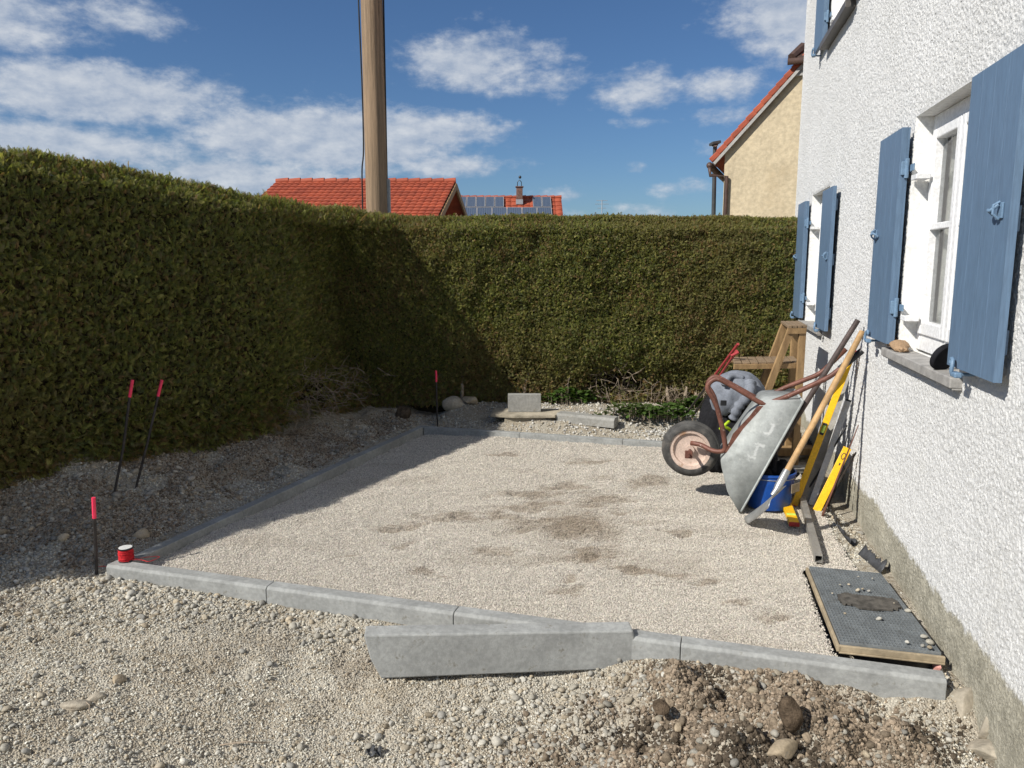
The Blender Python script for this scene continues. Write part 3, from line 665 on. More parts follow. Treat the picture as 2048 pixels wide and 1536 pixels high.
def sprig_tpl():
    V = []; F = []
    for (x, y, a, L, w) in ((0, 0, 0, .6, .07), (0, .5, .1, .5, .075), (0, .1, .8, .42, .075), (0, .15, -.85, .40, .075), (0, .38, .75, .36, .07), (0, .42, -.7, .36, .07), (0, .66, .6, .25, .06), (0, .68, -.6, .25, .06)):
        c, s = math.cos(a), math.sin(a); d = np.array([s, c]); p = np.array([c, -s]); o = np.array([x, y]); b = len(V)
        for q, zz in ((o, 0), (o + d * L * .5 + p * w, .03), (o + d * L, -.05), (o + d * L * .5 - p * w, .02)): V.append((q[0], q[1], zz))
        F.append((b, b + 1, b + 2, b + 3))
    return np.array(V), np.array(F)
SGV, SGF = sprig_tpl(); SGVAR = []
for k in range(5):
    v = SGV.copy(); v[:, 2] += (k - 2) * .2 * v[:, 1] ** 2 + .2 * np.abs(v[:, 0]) * (1 if k % 2 else -1); SGVAR.append(v)
def frames_facing(axis, nrm):
    a = axis / np.linalg.norm(axis, axis=1)[:, None]; x = np.cross(a, nrm); x /= np.linalg.norm(x, axis=1)[:, None] + 1e-9; z = np.cross(x, a)
    return np.stack([x, a, z], -1)
def frames(axis, r=rng):
    """rotation matrices whose local y is the given axis, spun at random"""
    n = len(axis); a = axis / np.linalg.norm(axis, axis=1)[:, None]; q = r.normal(size=(n, 3)); x = np.cross(a, q); x /= np.linalg.norm(x, axis=1)[:, None]; z = np.cross(x, a)
    return np.stack([x, a, z], -1)
def leaftint(n, u, v, seed, brown=0.0):
    pal = np.array([[.150, .165, .040], [.115, .132, .036], [.185, .195, .046], [.25, .235, .070], [.090, .108, .036], [.150, .135, .060]]) * np.array([1.36, 1.33, 1.45])
    c = pal[rng.integers(0, 6, n)] * rng.uniform(.7, 1.25, (n, 1))
    big = sstep(fbm(u * .9, v * .9, 4, seed), .45, .7)[:, None]; c = c * (1 - .5 * big) + np.array([.22, .185, .075]) * .5 * big
    dry = (rng.random(n) < (.07 + brown))[:, None]; return np.where(dry, np.array([.25, .165, .075]) * rng.uniform(.6, 1.4, (n, 1)), c)
def hedge(name, label, P0, D, N, Lr, topf, botf, depth, dens, seed, holes, size=(.030, .060), tpl=None, corner=0.0, lit=0.0):
    """P0 + D*s runs along the foot of the face, N points out of it; topf(s), botf(s) are heights"""
    root = thing(name, label, 'hedge', P0 + D * (Lr[0] + Lr[1]) / 2 - N * depth / 2)
    UP = np.array([0, 0, 1.]); NB = -N
    def hole(s, z): 
        h = np.zeros(len(s))
        for (hs, hz, ws, wz, a) in holes: h = np.maximum(h, a * np.exp(-((s - hs) / ws) ** 4 - ((z - hz) / wz) ** 4))
        return h
    def bulge(s, z, t):
        f = .16 * (fbm(s * .8, z * .8, 3, seed) - .5) + .12 * (fbm(s * 2.6, z * 2.6, 3, seed + 1) - .5) + .05 * (fbm(s * 9, z * 9, 2, seed + 2) - .5)
        lean = .13 * sstep(z, .05, .7) - .05 * sstep(z / t, .72, 1.0)
        return f + lean - .18 * sstep(z / t, .93, 1.0) - corner * sstep(s, 1.9, 3.7) * (.55 + .45 * sstep(z, .1, .6))
    # face
    A = (Lr[1] - Lr[0]) * 2.3; n = int(A * dens); s = rng.uniform(Lr[0], Lr[1], n); fz = rng.random(n); t = topf(s) + .06 * (fbm(s * 2.5, s * 0, 3, seed + 5) - .5); b = botf(s); z = b + (t - b) * fz
    keep = rng.random(n) > hole(s, z); s, z, t = s[keep], z[keep], t[keep]; n = len(s)
    dep = -.09 * rng.random(n) ** 1.5
    off = bulge(s, z, t) + dep
    pos = P0 + D * s[:, None] + N * off[:, None] + UP * z[:, None]
    ax = N * (.15 + .5 * rng.random((n, 1))) + UP * (.30 + .5 * rng.random((n, 1))) + rng.normal(0, .50, (n, 3))
    low = sstep(.6 - z, 0, .5)[:, None]; ax = ax - UP * low * .75 + N * low * .2
    sz = rng.uniform(size[0], size[1], n) * (1 + .35 * low[:, 0])
    # top
    m = int((Lr[1] - Lr[0]) * depth * dens * .9); s2 = rng.uniform(Lr[0], Lr[1], m); q = rng.random(m) * depth
    t2 = topf(s2) + .07 * (fbm(s2 * 2.5, q * 2.5, 3, seed + 5) - .5) - .12 * (sstep(.12 - q, 0, .12) + sstep(q - depth + .15, 0, .15))
    pos2 = P0 + D * s2[:, None] - N * (q - .02)[:, None] + UP * (t2 - .05 * rng.random(m))[:, None]
    ax2 = UP * .8 + N * (rng.random((m, 1)) - .35) * .8 + rng.normal(0, .4, (m, 3)); sz2 = rng.uniform(size[0], size[1] * 1.1, m) * (1 + .6 * (rng.random(m) < .03))
    pos = np.concatenate([pos, pos2]); ax = np.concatenate([ax, ax2]); sz = np.concatenate([sz, sz2])
    us = np.concatenate([s, s2]); vs = np.concatenate([z, t2])
    br = np.concatenate([.25 * sstep(.55 - z, 0, .4) + .18 * sstep(fbm(s * 1.7, z * 1.7, 3, seed + 9), .55, .7), .12 + 0 * s2])
    tn = leaftint(len(us), us, vs, seed + 7, br)
    VV, FF = tpl or (SPVAR, SPF)
    v, f, c = instances(VV, FF, pos, np.repeat(sz[:, None], 3, 1), frames_facing(ax, np.concatenate([np.repeat(N[None] * .8 + UP[None] * .4 - np.array(SUN)[None] * lit, len(s), 0), np.repeat(UP[None], len(s2), 0)]) + rng.normal(0, .70, ax.shape)), tn)
    # long fronds: many at the foot, a few over the face
    nf = int((Lr[1] - Lr[0]) * 150); s3 = rng.uniform(Lr[0], Lr[1], nf); t3 = topf(s3); z3 = np.where(rng.random(nf) < .6, botf(s3) + .02 + .5 * rng.beta(1, 1.6, nf), botf(s3) + (t3 - botf(s3)) * rng.random(nf))
    kp = rng.random(nf) > hole(s3, z3) * .8; s3, z3, t3 = s3[kp], z3[kp], t3[kp]; nf = len(s3)
    p3 = P0 + D * s3[:, None] + N * (bulge(s3, z3, t3) - .03)[:, None] + UP * z3[:, None]; lw = sstep(.75 - z3, 0, .5)[:, None]
    a3 = N * (.5 + .3 * rng.random((nf, 1))) + UP * (.5 - .9 * lw) + D * rng.normal(0, .45, (nf, 1)) + rng.normal(0, .2, (nf, 3))
    g3 = rng.uniform(size[0] * 1.6, size[1] * 1.7, nf) * (.8 + .4 * lw[:, 0]); c3 = leaftint(nf, s3, z3, seed + 8, .05) * 1.1
    v3, f3, k3 = instances(SPVAR, SPF, p3, np.repeat(g3[:, None], 3, 1), frames_facing(a3, N[None] * .6 + UP[None] * .7 + rng.normal(0, .4, (nf, 3))), c3)
    f = np.concatenate([f, f3 + len(v)]); v = np.concatenate([v, v3]); c = np.concatenate([c, k3])
    fo = link('foliage', v, f, M['leaf'], root, smooth=False, colors=c)
    # woody inside
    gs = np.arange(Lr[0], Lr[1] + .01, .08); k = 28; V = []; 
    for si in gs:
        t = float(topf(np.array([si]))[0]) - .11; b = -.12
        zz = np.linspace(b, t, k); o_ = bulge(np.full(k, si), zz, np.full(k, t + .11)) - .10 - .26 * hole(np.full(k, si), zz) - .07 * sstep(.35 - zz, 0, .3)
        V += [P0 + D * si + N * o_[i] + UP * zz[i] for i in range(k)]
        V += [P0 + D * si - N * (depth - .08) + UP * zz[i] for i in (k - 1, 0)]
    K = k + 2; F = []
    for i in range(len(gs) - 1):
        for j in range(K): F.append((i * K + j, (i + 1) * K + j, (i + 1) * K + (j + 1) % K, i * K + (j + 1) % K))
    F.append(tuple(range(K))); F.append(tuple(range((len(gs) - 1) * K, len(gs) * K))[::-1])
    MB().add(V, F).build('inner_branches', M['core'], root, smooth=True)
    return root, bulge
def twigs(root, pts, name='bare_twigs'):
    mb = MB()
    for p, d, L in pts:
        P = [np.array(p)]; d = np.array(d, float); d /= np.linalg.norm(d)
        for k in range(5): P.append(P[-1] + d * L / 5); d = d + rng.normal(0, .28, 3); d /= np.linalg.norm(d)
        r0 = .0022 + .0035 * rng.random(); mb.tube(P, [r0 * (1 - .15 * i) for i in range(6)], 4)
        for k in (2, 3, 4):
            if rng.random() < .75:
                e = d + rng.normal(0, .7, 3); e /= np.linalg.norm(e); l2 = L * rng.uniform(.2, .45); mb.tube([P[k], P[k] + e * l2 * .5, P[k] + e * l2 + rng.normal(0, .02, 3)], [r0 * .6, r0 * .5, r0 * .3], 3)
    return tag(mb.build(name, M['twig'], root, smooth=True, fix=False), kind='stuff')
hs = np.array([-2.4, .2, .83, 1.63, 2.91, 3.6, 4.4]); hz = np.array([2.43, 2.307, 2.271, 2.227, 2.15, 2.138, 2.11]) - np.array([.01, .015, .02, .03, .045, .05, .05])
ltop = lambda s: np.interp(s, hs, hz)
lbot = lambda s: .20 - .03 * np.clip(s, 0, 4) + .03 * np.sin(s * 3)
hl, bul = hedge('thuja_hedge', 'long dark shaded conifer hedge along the stony bank on the left', HA, HD, HN, (-2.3, HLEN + .12), ltop, lbot, .95, 5200, 50,
                [(2.85, .26, .42, .26, .85)], corner=.62)
T_ = []
for i in range(90):
    s = rng.normal(2.85, .33); z = abs(rng.normal(.26, .13)) + .10; T_.append((HA + HD * s + HN * (-.10) + np.array([0, 0, z]), HN * 1.0 + HD * rng.normal(0, .6) + np.array([0, 0, rng.normal(-.1, .6)]), rng.uniform(.15, .36)))
twigs(hl, T_)
BP0 = np.array([0, BY, 0.]); BD = np.array([1., 0, 0]); BNn = np.array([0, -1., 0])
btop = lambda s: 2.075 + 0 * s - .02 * sstep(s, 1.5, 3)
bbot = lambda s: .06 + .02 * np.sin(s * 4)
hb, bul2 = hedge('thuja_hedge', 'sunlit clipped conifer hedge closing the yard behind the gravel bed', BP0, BD, BNn, (-2.1, 3.06), btop, bbot, .95, 15000, 70,
                 [(1.15, .30, .42, .17, .97), (.05, .38, .18, .16, .6), (1.75, .14, .5, .12, .7)], size=(.022, .046), tpl=(SGVAR, SGF), lit=.9)
T_ = []
for i in range(75):
    s = rng.normal(1.18, .28); z = rng.uniform(.05, .50); T_.append((np.array([s, BY + .10, z]), np.array([rng.normal(0, .9), -.7, rng.normal(.0, .6)]), rng.uniform(.18, .42)))
for i in range(40):
    s = rng.normal(1.8, .25); T_.append((np.array([s, BY - .02, .06]), np.array([rng.normal(0, .3), -.35, 1]), rng.uniform(.12, .34)))
twigs(hb, T_)
for s, z0, z1, dx in ((.10, .05, .55, .10), (1.72, .02, .34, -.05), (1.86, .02, .36, .06), (1.98, .02, .30, .04), (-.55, .02, .5, .02)):
    mb = MB(); mb.tube([np.array([s, BY - .04, z0]), np.array([s + dx * .5, BY - .02, (z0 + z1) / 2]), np.array([s + dx, BY + .06, z1])], [.022, .019, .014], 8)
    mb.build('stem', M['twig'], hb, smooth=True)

#==HOUSE==
# ================================================================== white house
UP = np.array([0, 0, 1.])
house = thing('white_house', 'white roughcast house with blue wooden shutters along the right side', 'house', Wt(0, 0))
OPEN = [dict(t0=-.83, t1=.165, z0=1.125, z1=2.35, sh=(1.16, 2.30), L=(.165, .655), Rr=(-.87, -1.385), near=True),
        dict(t0=2.72, t1=3.70, z0=1.03, z1=2.24, sh=(1.055, 2.19), L=(3.72, 4.22), Rr=(2.68, 2.18), near=False),
        dict(t0=2.2, t1=3.22, z0=3.52, z1=4.75, sh=(3.535, 4.70), L=(3.24, 3.74), Rr=(2.16, 1.66), near=False)]
TN, TF, ZB, ZT, DEP = -7.0, 4.97, -.5, 5.7, 8.0
tb = sorted({TN, TF} | {o['t0'] for o in OPEN} | {o['t1'] for o in OPEN}); zb_ = sorted({ZB, ZT} | {o['z0'] for o in OPEN} | {o['z1'] for o in OPEN})
RD = .085
def fine_axis(breaks, lo, hi, stepf):
    """grid lines that pass through every break; fine inside lo..hi, single cells outside"""
    out = [breaks[0]]; br_ = sorted(set(breaks) | {lo, hi})
    for a, b in zip(br_[:-1], br_[1:]):
        if a >= lo - 1e-6 and b <= hi + 1e-6:
            t = a
            while t < b - 1e-6:
                st_ = stepf(t); n_ = max(1, round((b - t) / st_)); t = b if n_ == 1 else t + (b - t) / n_; out.append(t)
        else: out.append(b)
    return np.array(out)
ta = fine_axis(tb, -2.7, TF, lambda t: .0040 if t < .4 else .0040 + .0012 * (t - .4)); za_ = fine_axis(zb_, -.16, 4.6, lambda z: .0048)
T2, Z2 = np.meshgrid(ta, za_)
def rough_h(t, z):
    a = vnoise(t / .0068 + 3, z / .0068 + 7) ; b = vnoise(t / .0105 + 11, z / .0105 + 2); c = vnoise(t / .040, z / .040)
    h = .0044 * sstep(.5 * a + .5 * b, .30, .72) + .0016 * c + .010 * (fbm(t * 1.3, z * 1.3, 3, 71) - .5)
    return h * np.where((t > -2.69) & (z < 4.59), 1, 0)
Hh = rough_h(T2, Z2)
smooth_base = sstep(Z2 + .10 * fbm(T2 * 3, Z2 * 0, 3, 3), .10, .02); Hh = Hh * (1 - .25 * smooth_base)
for o in OPEN:                                                     # the render thins out where it turns into the openings
    dx_ = np.maximum(np.maximum(o['t0'] - T2, T2 - o['t1']), 0); dz_ = np.maximum(np.maximum(o['z0'] - Z2, Z2 - o['z1']), 0)
    Hh = Hh * (.25 + .75 * sstep(np.hypot(dx_, dz_), 0, .02))
P3 = W0[None, None] + WU * T2[..., None] + WN * (Hh - .004)[..., None] + np.array([0, 0, 1.]) * Z2[..., None]
ix = np.arange(len(ta) * len(za_)).reshape(len(za_), len(ta))
qd = np.stack([ix[:-1, :-1], ix[1:, :-1], ix[1:, 1:], ix[:-1, 1:]], -1)
tm_ = (T2[:-1, :-1] + T2[1:, 1:]) / 2; zm_ = (Z2[:-1, :-1] + Z2[1:, 1:]) / 2; keep_ = np.ones(tm_.shape, bool)
for o in OPEN: keep_ &= ~((tm_ > o['t0']) & (tm_ < o['t1']) & (zm_ > o['z0']) & (zm_ < o['z1']))
wallV = P3.reshape(-1, 3); wallF = qd[keep_]
mb = MB()
def q4(a, b, c, d): mb.add([a, b, c, d], [(0, 1, 2, 3)])
q4(Wt(TF, ZB), Wt(TF, ZB, -DEP), Wt(TF, ZT, -DEP), Wt(TF, ZT)); q4(Wt(TN, ZB), Wt(TN, ZT), Wt(TN, ZT, -DEP), Wt(TN, ZB, -DEP))
q4(Wt(TN, ZB, -DEP), Wt(TN, ZT, -DEP), Wt(TF, ZT, -DEP), Wt(TF, ZB, -DEP)); q4(Wt(TN, ZT), Wt(TF, ZT), Wt(TF, ZT, -DEP), Wt(TN, ZT, -DEP))
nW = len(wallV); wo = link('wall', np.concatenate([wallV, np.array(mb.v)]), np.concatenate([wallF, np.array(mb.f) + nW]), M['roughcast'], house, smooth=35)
ov = MB(); e_ = .45
ridge0, ridge1 = Wt(TN - e_, ZT + 3.2, -DEP / 2), Wt(TF + e_, ZT + 3.2, -DEP / 2)
for s_, off in ((1, .55), (-1, -DEP - .55)):
    a, b = Wt(TN - e_, ZT - .12, off), Wt(TF + e_, ZT - .12, off); ov.prism([a, b, ridge1, ridge0], UP * .16)
ov.build('roof', M['tile'], house)
def edge_bar(mb, t0, t1, z0, z1, o0, o1, bev=.0): mb.box(Wt((t0 + t1) / 2, (z0 + z1) / 2, (o0 + o1) / 2), WU, WN, UP, abs(t1 - t0), abs(o1 - o0), abs(z1 - z0), bev)
for o in OPEN:
    t0, t1, z0, z1 = o['t0'], o['t1'], o['z0'], o['z1']
    rv = MB()
    g = .003
    for a, b in (((t0, z0), (t0, z1)), ((t0, z1), (t1, z1)), ((t1, z1), (t1, z0)), ((t1, z0), (t0, z0))):
        rv.add([Wt(a[0], a[1], 0), Wt(b[0], b[1], 0), Wt(b[0], b[1], -RD - .06), Wt(a[0], a[1], -RD - .06)], [(0, 1, 2, 3)])
    rv.build('reveal', M['reveal'], house)
    # frame, casements, panes, curtain
    fr = MB(); F0, F1 = -RD - .05, -RD
    fw = .055; zl = z0 + .015
    edge_bar(fr, t0 + .002, t0 + fw, zl, z1 - .002, F0, F1, .004); edge_bar(fr, t1 - fw, t1 - .002, zl, z1 - .002, F0, F1, .004)
    edge_bar(fr, t0 + fw, t1 - fw, z1 - fw - .02, z1 - .002, F0, F1 - .001, .004); edge_bar(fr, t0 + fw, t1 - fw, zl, zl + fw + .03, F0, F1 - .001, .004)
    win = fr.build('window', M['frame'], house)
    tm = (t0 + t1) / 2; st = MB(); pn = MB()
    for a, b in ((t0 + fw + .002, tm - .004), (tm + .004, t1 - fw - .002)):
        za, zb2 = zl + fw + .032, z1 - fw - .022; s_ = .052; S0, S1 = F0 + .004, F1 + .014
        edge_bar(st, a, a + s_, za, zb2, S0, S1, .006); edge_bar(st, b - s_, b, za, zb2, S0, S1, .006)
        edge_bar(st, a + s_, b - s_, za, za + s_ + .015, S0, S1 - .001, .006); edge_bar(st, a + s_, b - s_, zb2 - s_, zb2, S0, S1 - .001, .006)
        zm = za + (zb2 - za) * .53; edge_bar(st, a + s_, b - s_, zm - .016, zm + .016, S0 + .012, S1 - .005, .004)
        pn.add([Wt(a + s_, za + .06, F0 + .024), Wt(b - s_, za + .06, F0 + .024), Wt(b - s_, zb2 - s_, F0 + .024), Wt(a + s_, zb2 - s_, F0 + .024)], [(0, 3, 2, 1)])
    st.build('casement', M['frame'], win); pn.build('pane', M['glass'], win, fix=False)
    cu = MB(); nT, nZ = 90, 12; V = []
    for j in range(nZ):
        for i in range(nT):
            t = t0 + .03 + (t1 - t0 - .06) * i / (nT - 1); ph = i * .62 + .5 * math.sin(i * .21)
            V.append(Wt(t, z0 + .06 + (z1 - z0 - .12) * j / (nZ - 1), F0 - .035 + .016 * math.sin(ph) * (1 - .35 * j / nZ)))
    cu.add(V, [(j * nT + i, j * nT + i + 1, (j + 1) * nT + i + 1, (j + 1) * nT + i) for j in range(nZ - 1) for i in range(nT - 1)])
    cu.build('curtain', M['curtain'], win, smooth=True, fix=False)
    # sill
    if o['near'] or z0 < 2:
        sl_ = MB(); edge_bar(sl_, t0 - .05, t1 + .165, z0 - .045, z0 + .001, -RD + .002, .048, .005); edge_bar(sl_, t0 - .05, t1 + .165, z0 - .052, z0 - .0455, .0, .036, .001)
        sl_.build('sill', M['sill'], house)
    else:
        sl_ = MB(); edge_bar(sl_, t0 - .12, t1 + .06, z0 - .055, z0 + .001, -RD + .002, .075, .004); sl_.build('sill', M['sill_dark'], house)
    # shutters
    za, zb2 = o['sh']
    for side, (h_, f_) in (('L', o['L']), ('R', o['Rr'])):
        dz = .02 if (side == 'R' and o['near']) else 0
        sgn = 1 if f_ > h_ else -1
        bd = MB(); nb = 4; wd = (f_ - h_) / nb
        for k in range(nb): edge_bar(bd, h_ + wd * k + sgn * .0005, h_ + wd * (k + 1) - sgn * .0005, za + dz, zb2 + dz, .034, .062, .001)
        for zz in (za + dz + .14, zb2 + dz - .14, (za + zb2) / 2 + dz): edge_bar(bd, h_ + sgn * .03, f_ - sgn * .03, zz - .045, zz + .045, .016, .0335, .003)
        edge_bar(bd, h_ + sgn * .001, h_ + sgn * .026, za + dz + .001, zb2 + dz - .001, .0335 - .012, .0338)
        sh = bd.build('shutter', M['shutter'], house)
        for zz in (za + dz + .20, zb2 + dz - .21):
            hg = MB()
            edge_bar(hg, h_ - sgn * .012, h_ + sgn * .004, zz - .035, zz + .035, .034, .056, .003)
            edge_bar(hg, h_ - sgn * .075, h_ - sgn * .012, zz - .018, zz + .018, .006, .014, .002)
            hg.tube([Wt(h_ - sgn * .006, zz - .05, .028), Wt(h_ - sgn * .006, zz + .05, .028)], .011, 10)
            hg.build('hinge', M['ironblue'], sh)
        for zz in (za + dz + .20, zb2 + dz - .21):
            hb_ = MB(); edge_bar(hb_, h_ - sgn * .125, h_ - sgn * .022, zz - .066, zz - .040, -.06, .008, .003)
            hb_.build('hinge_block', M['frame'], sh)
        # latch in the middle of the free edge, hook that holds the shutter open at its foot
        lt = MB(); zm = (za + zb2) / 2 + dz + .03; tq = f_ - sgn * .075
        lt.box(Wt(tq, zm, .066), WU, WN, UP, .045, .007, .055, .002); lt.tube(smooth_path([Wt(tq - sgn * .06, zm - .012, .068), Wt(tq - sgn * .05, zm + .004, .088), Wt(tq - sgn * .012, zm, .096), Wt(tq + sgn * .005, zm + .02, .075)], 5), .006, 8)
        lt.tube([Wt(tq, zm - .03, .07), Wt(tq, zm - .012, .09), Wt(tq, zm + .018, .09), Wt(tq, zm + .03, .07)], .005, 8)
        lt.build('latch', M['ironblue'], sh)
        hk = MB(); th = h_ + sgn * .14 if not (side == 'L') else f_ - sgn * .07
        zf = za + dz
        hk.tube(smooth_path([Wt(th, zf - .022, .0), Wt(th, zf - .022, .05), Wt(th, zf - .02, .082), Wt(th, zf + .012, .084), Wt(th - sgn * .012, zf + .034, .080), Wt(th - sgn * .034, zf + .036, .078), Wt(th - sgn * .040, zf + .02, .078)], 5), [.007] * 12 + [.008] * 19, 8)
        hk.box(Wt(th - .01, zf - .022, .07), WU, WN, UP, .06, .03, .022, .006)
        hk.build('shutter_hook', M['ironblue'], sh)

# ================================================================== background
# wooden utility pole
PY = 9.6; pb = Yp(754, 412, PY); pr = 42 / 2 * (PY * math.cos(PITCH) / FPX) * 1.02
pole = thing('utility_pole', 'tall weathered wooden utility pole standing behind the hedge corner', 'pole', (pb[0], PY, -.05))
mb = MB(); n = 40; sg = 28; V = []; F = []
for i in range(n + 1):
    z = -.05 + 7.6 * i / n
    for k in range(sg):
        th = 2 * math.pi * k / sg; r = pr * (1.03 - .016 * z) * (1 + .018 * math.sin(5 * th + 2) + .012 * math.sin(9 * th)) 
        V.append((pb[0] + r * math.cos(th), PY + r * math.sin(th), z))
for i in range(n):
    for k in range(sg): F.append((i * sg + k, i * sg + (k + 1) % sg, (i + 1) * sg + (k + 1) % sg, (i + 1) * sg + k))
F.append(tuple(n * sg + k for k in range(sg)))
mb.add(V, F).build('shaft', M['pole_wood'], pole, smooth=True)
cb = MB(); e = PY - pr * .25
cb.tube(smooth_path([Yp(716, -40, e), Yp(718, 30, e), Yp(722, 120, e), Yp(725, 200, e), Yp(727, 300, e), Yp(724, 340, e), Yp(725, 400, e), Yp(725, 430, e)], 5), .009, 8)
cb.build('cable', M['cable'], pole, smooth=True)
cb = MB(); c0 = Yp(774.5, 358, PY + .02); cb.box((c0[0], PY + .02, c0[2] - 1.2), (1, 0, 0), (0, 1, 0), UP, .062, .08, 2.4, .008); cb.build('cable_cover', M['conduit'], pole)
cb = MB(); a = Yp(767, 0, PY + .01); b = Yp(774, 358, PY + .01); cb.tube([a + (a - b) * .3, a, b], .010, 8); cb.build('earth_wire', M['cable'], pole, smooth=True)

def tile_roof(mb, R0, R1, down, rows, per, amp=.028, th=.03):
    """pantile slope: R0-R1 ridge, down = vector from ridge to eave; each course steps over the next and is rolled in section"""
    R0 = np.array(R0, float); R1 = np.array(R1, float); down = np.array(down, float); u = R1 - R0; L = np.linalg.norm(u); u /= L; nrm = np.cross(u, down); nrm /= np.linalg.norm(nrm)
    if nrm[2] < 0: nrm = -nrm
    cols = int(L / per); q = 6; xs_ = np.linspace(0, L, cols * q + 1); prof = amp * (np.abs(np.sin(np.pi * xs_ / (L / cols))) ** .7)
    for r in range(rows):
        b = len(mb.v)
        for i, x in enumerate(xs_):
            top = R0 + u * x + down * (r / rows) + nrm * prof[i]; bot = R0 + u * x + down * ((r + 1.06) / rows) + nrm * (prof[i] + th); low = bot - nrm * (th * .95)
            mb.v += [tuple(top), tuple(bot), tuple(low)]
        for i in range(len(xs_) - 1):
            k = b + i * 3; mb.f += [(k, k + 1, k + 4, k + 3), (k + 1, k + 2, k + 5, k + 4)]
# red roofed house
RY = 25.0; rz = 1.6 + RY * 166.5 / 1559 - .16
r0 = np.array([-464 / 1559 * RY, RY, rz]); r1 = np.array([-112 / 1559 * RY, RY, rz]); dn = np.array([-.5, -4.4, -2.0])
red = thing('red_roofed_house', 'low house with orange red tiled gable roof behind the utility pole', 'house', (r0[0] + 2.8, RY, -.05))
mb = MB(); tile_roof(mb, r0, r1, dn, 19, .20, .022, .03); mb.build('roof', M['tile'], red, fix=False)
bd_ = np.array([.5, 4.4, -2.0]); mb = MB(); mb.prism([r0, r1, r1 + bd_, r0 + bd_], -UP * .10); mb.build('rear_roof', M['tile'], red)
mb = MB()
for i in range(15):
    a = r0 + (r1 - r0) * i / 15; b = r0 + (r1 - r0) * (i + 1.06) / 15; mb.tube([a + UP * .01, b + UP * .035], [.09, .10], 10)
mb.build('ridge_tiles', M['tile'], red, smooth=40)
mb = MB(); inn = r1 + np.array([-.75, 0, -.25]); 
mb.prism([inn, inn + dn * .86, np.array([inn[0] + dn[0] * .86, inn[1] + dn[1] * .86, -.1]), np.array([inn[0] + bd_[0] * .86, inn[1] + bd_[1] * .86, -.1]), inn + bd_ * .86], (r0 - r1) * .8)
mb.build('wall', M['gable_wood'], red)
mb = MB()
for dd in (dn, bd_): mb.bar(r1 - UP * .13 + np.array([.03, 0, 0]), r1 + dd - UP * .13 + np.array([.03, 0, 0]), .05, .19)
mb.build('bargeboard', M['wood'], red)
mb = MB(); mb.prism([r1 + dn * .02 - UP * .16, r1 + dn - UP * .16, r1 + dn - UP * .16 - np.array([.72, 0, 0]), r1 - UP * .16 - np.array([.72, 0, 0])], UP * .02); mb.build('soffit', M['gable_wood'], red)
# house with solar panels far behind
SY = 46.0; sz_ = 1.6 + SY * 126 / 1559; s0 = np.array([-9.5, SY, sz_]); s1 = np.array([97 / 1559 * SY, SY, sz_]); sd = np.array([0.05, -4.6, -3.1])
sol = thing('solar_house', 'distant house roof with solar panels and a chimney above the back hedge', 'house', (-3, SY, -.05))
mb = MB(); tile_roof(mb, s0, s1, sd, 12, .36, .03, .03); mb.build('roof', M['tile'], sol, fix=False)
mb = MB(); sb = np.array([0, 4.6, -3.1]); mb.prism([s0, s1, s1 + sb, s0 + sb], -UP * .1); mb.build('rear_roof', M['tile'], sol)
mb = MB(); mb.prism([s1 + sd * .9 + np.array([-.2, 0, -.1]), s1 + np.array([-.2, 0, -.1]), s1 + sb * .9 + np.array([-.2, 0, -.1]), np.array([s1[0] - .2, SY + 4.1, -.1]), np.array([s1[0] - .2, SY - 4.1, -.1])], np.array([-11.5, 0, 0])); mb.build('wall', M['cream'], sol)
mb = MB()
for k in range(30): mb.tube([s0 + (s1 - s0) * k / 30 + UP * .02, s0 + (s1 - s0) * (k + 1.05) / 30 + UP * .045], [.10, .115], 8)
mb.build('ridge_tiles', M['tile'], sol, smooth=40)
sn = np.cross(sd, (1, 0, 0)); sn = sn / np.linalg.norm(sn); sn = sn if sn[2] > 0 else -sn; sdl = np.linalg.norm(sd); sdh = sd / sdl
def panel(px0, px1, d0, d1):
    x0, x1 = (px0 - 1024) / 1559 * SY * .985, (px1 - 1024) / 1559 * SY * .985
    fr = MB(); c = np.array([(x0 + x1) / 2, SY, sz_]) + sdh * (d0 + d1) / 2 + sn * .13; w, h = x1 - x0 - .02, d1 - d0 - .02
    for sx in (-1, 1): fr.box(c + np.array([sx * (w / 2 - .02), 0, 0]), (1, 0, 0), sdh, sn, .028, h, .05)
    for sy in (-1, 1): fr.box(c + sdh * sy * (h / 2 - .02), (1, 0, 0), sdh, sn, w - .06, .028, .048)
    o = fr.build('solar_panel', M['metal_grey'], sol)
    a = [c + np.array([sx * (w / 2 - .03), 0, 0]) + sdh * sy * (h / 2 - .03) + sn * .012 for sx, sy in ((-1, 1), (1, 1), (1, -1), (-1, -1))]
    p = link('cells', a, [(0, 1, 2, 3)], M['pv'], o); uv = p.data.uv_layers.new(name='UVMap')
    for li, co in enumerate(((0, 0), (1, 0), (1, 1), (0, 1))): uv.data[li].uv = co
e = [897, 915.5, 934, 952.5, 971, 989.5, 1008]
for i in range(6): panel(e[i], e[i + 1], .12, 1.28)
for a, b in ((1064.5, 1083), (1083, 1101.5)): panel(a, b, .12, 1.28)
for i in range(7): panel(897 + i * 29.2, 897 + (i + 1) * 29.2, 1.31, 2.45)
cx = (1038.5 - 1024) / 1559 * SY; ch = thing
mb = MB(); mb.box((cx, SY - .5, sz_ + .05), (1, 0, 0), (0, 1, 0), UP, .36, .5, 1.0, .01); mb.box((cx, SY - .5, sz_ + .57), (1, 0, 0), (0, 1, 0), UP, .46, .6, .05, .01)
chim = mb.build('chimney', M['brick'], sol)
mb = MB(); mb.box((cx, SY - .51, sz_ - .28), (1, 0, 0), (0, 1, 0), UP, .40, .54, .28, .005); mb.build('flashing', M['metal_grey'], chim)
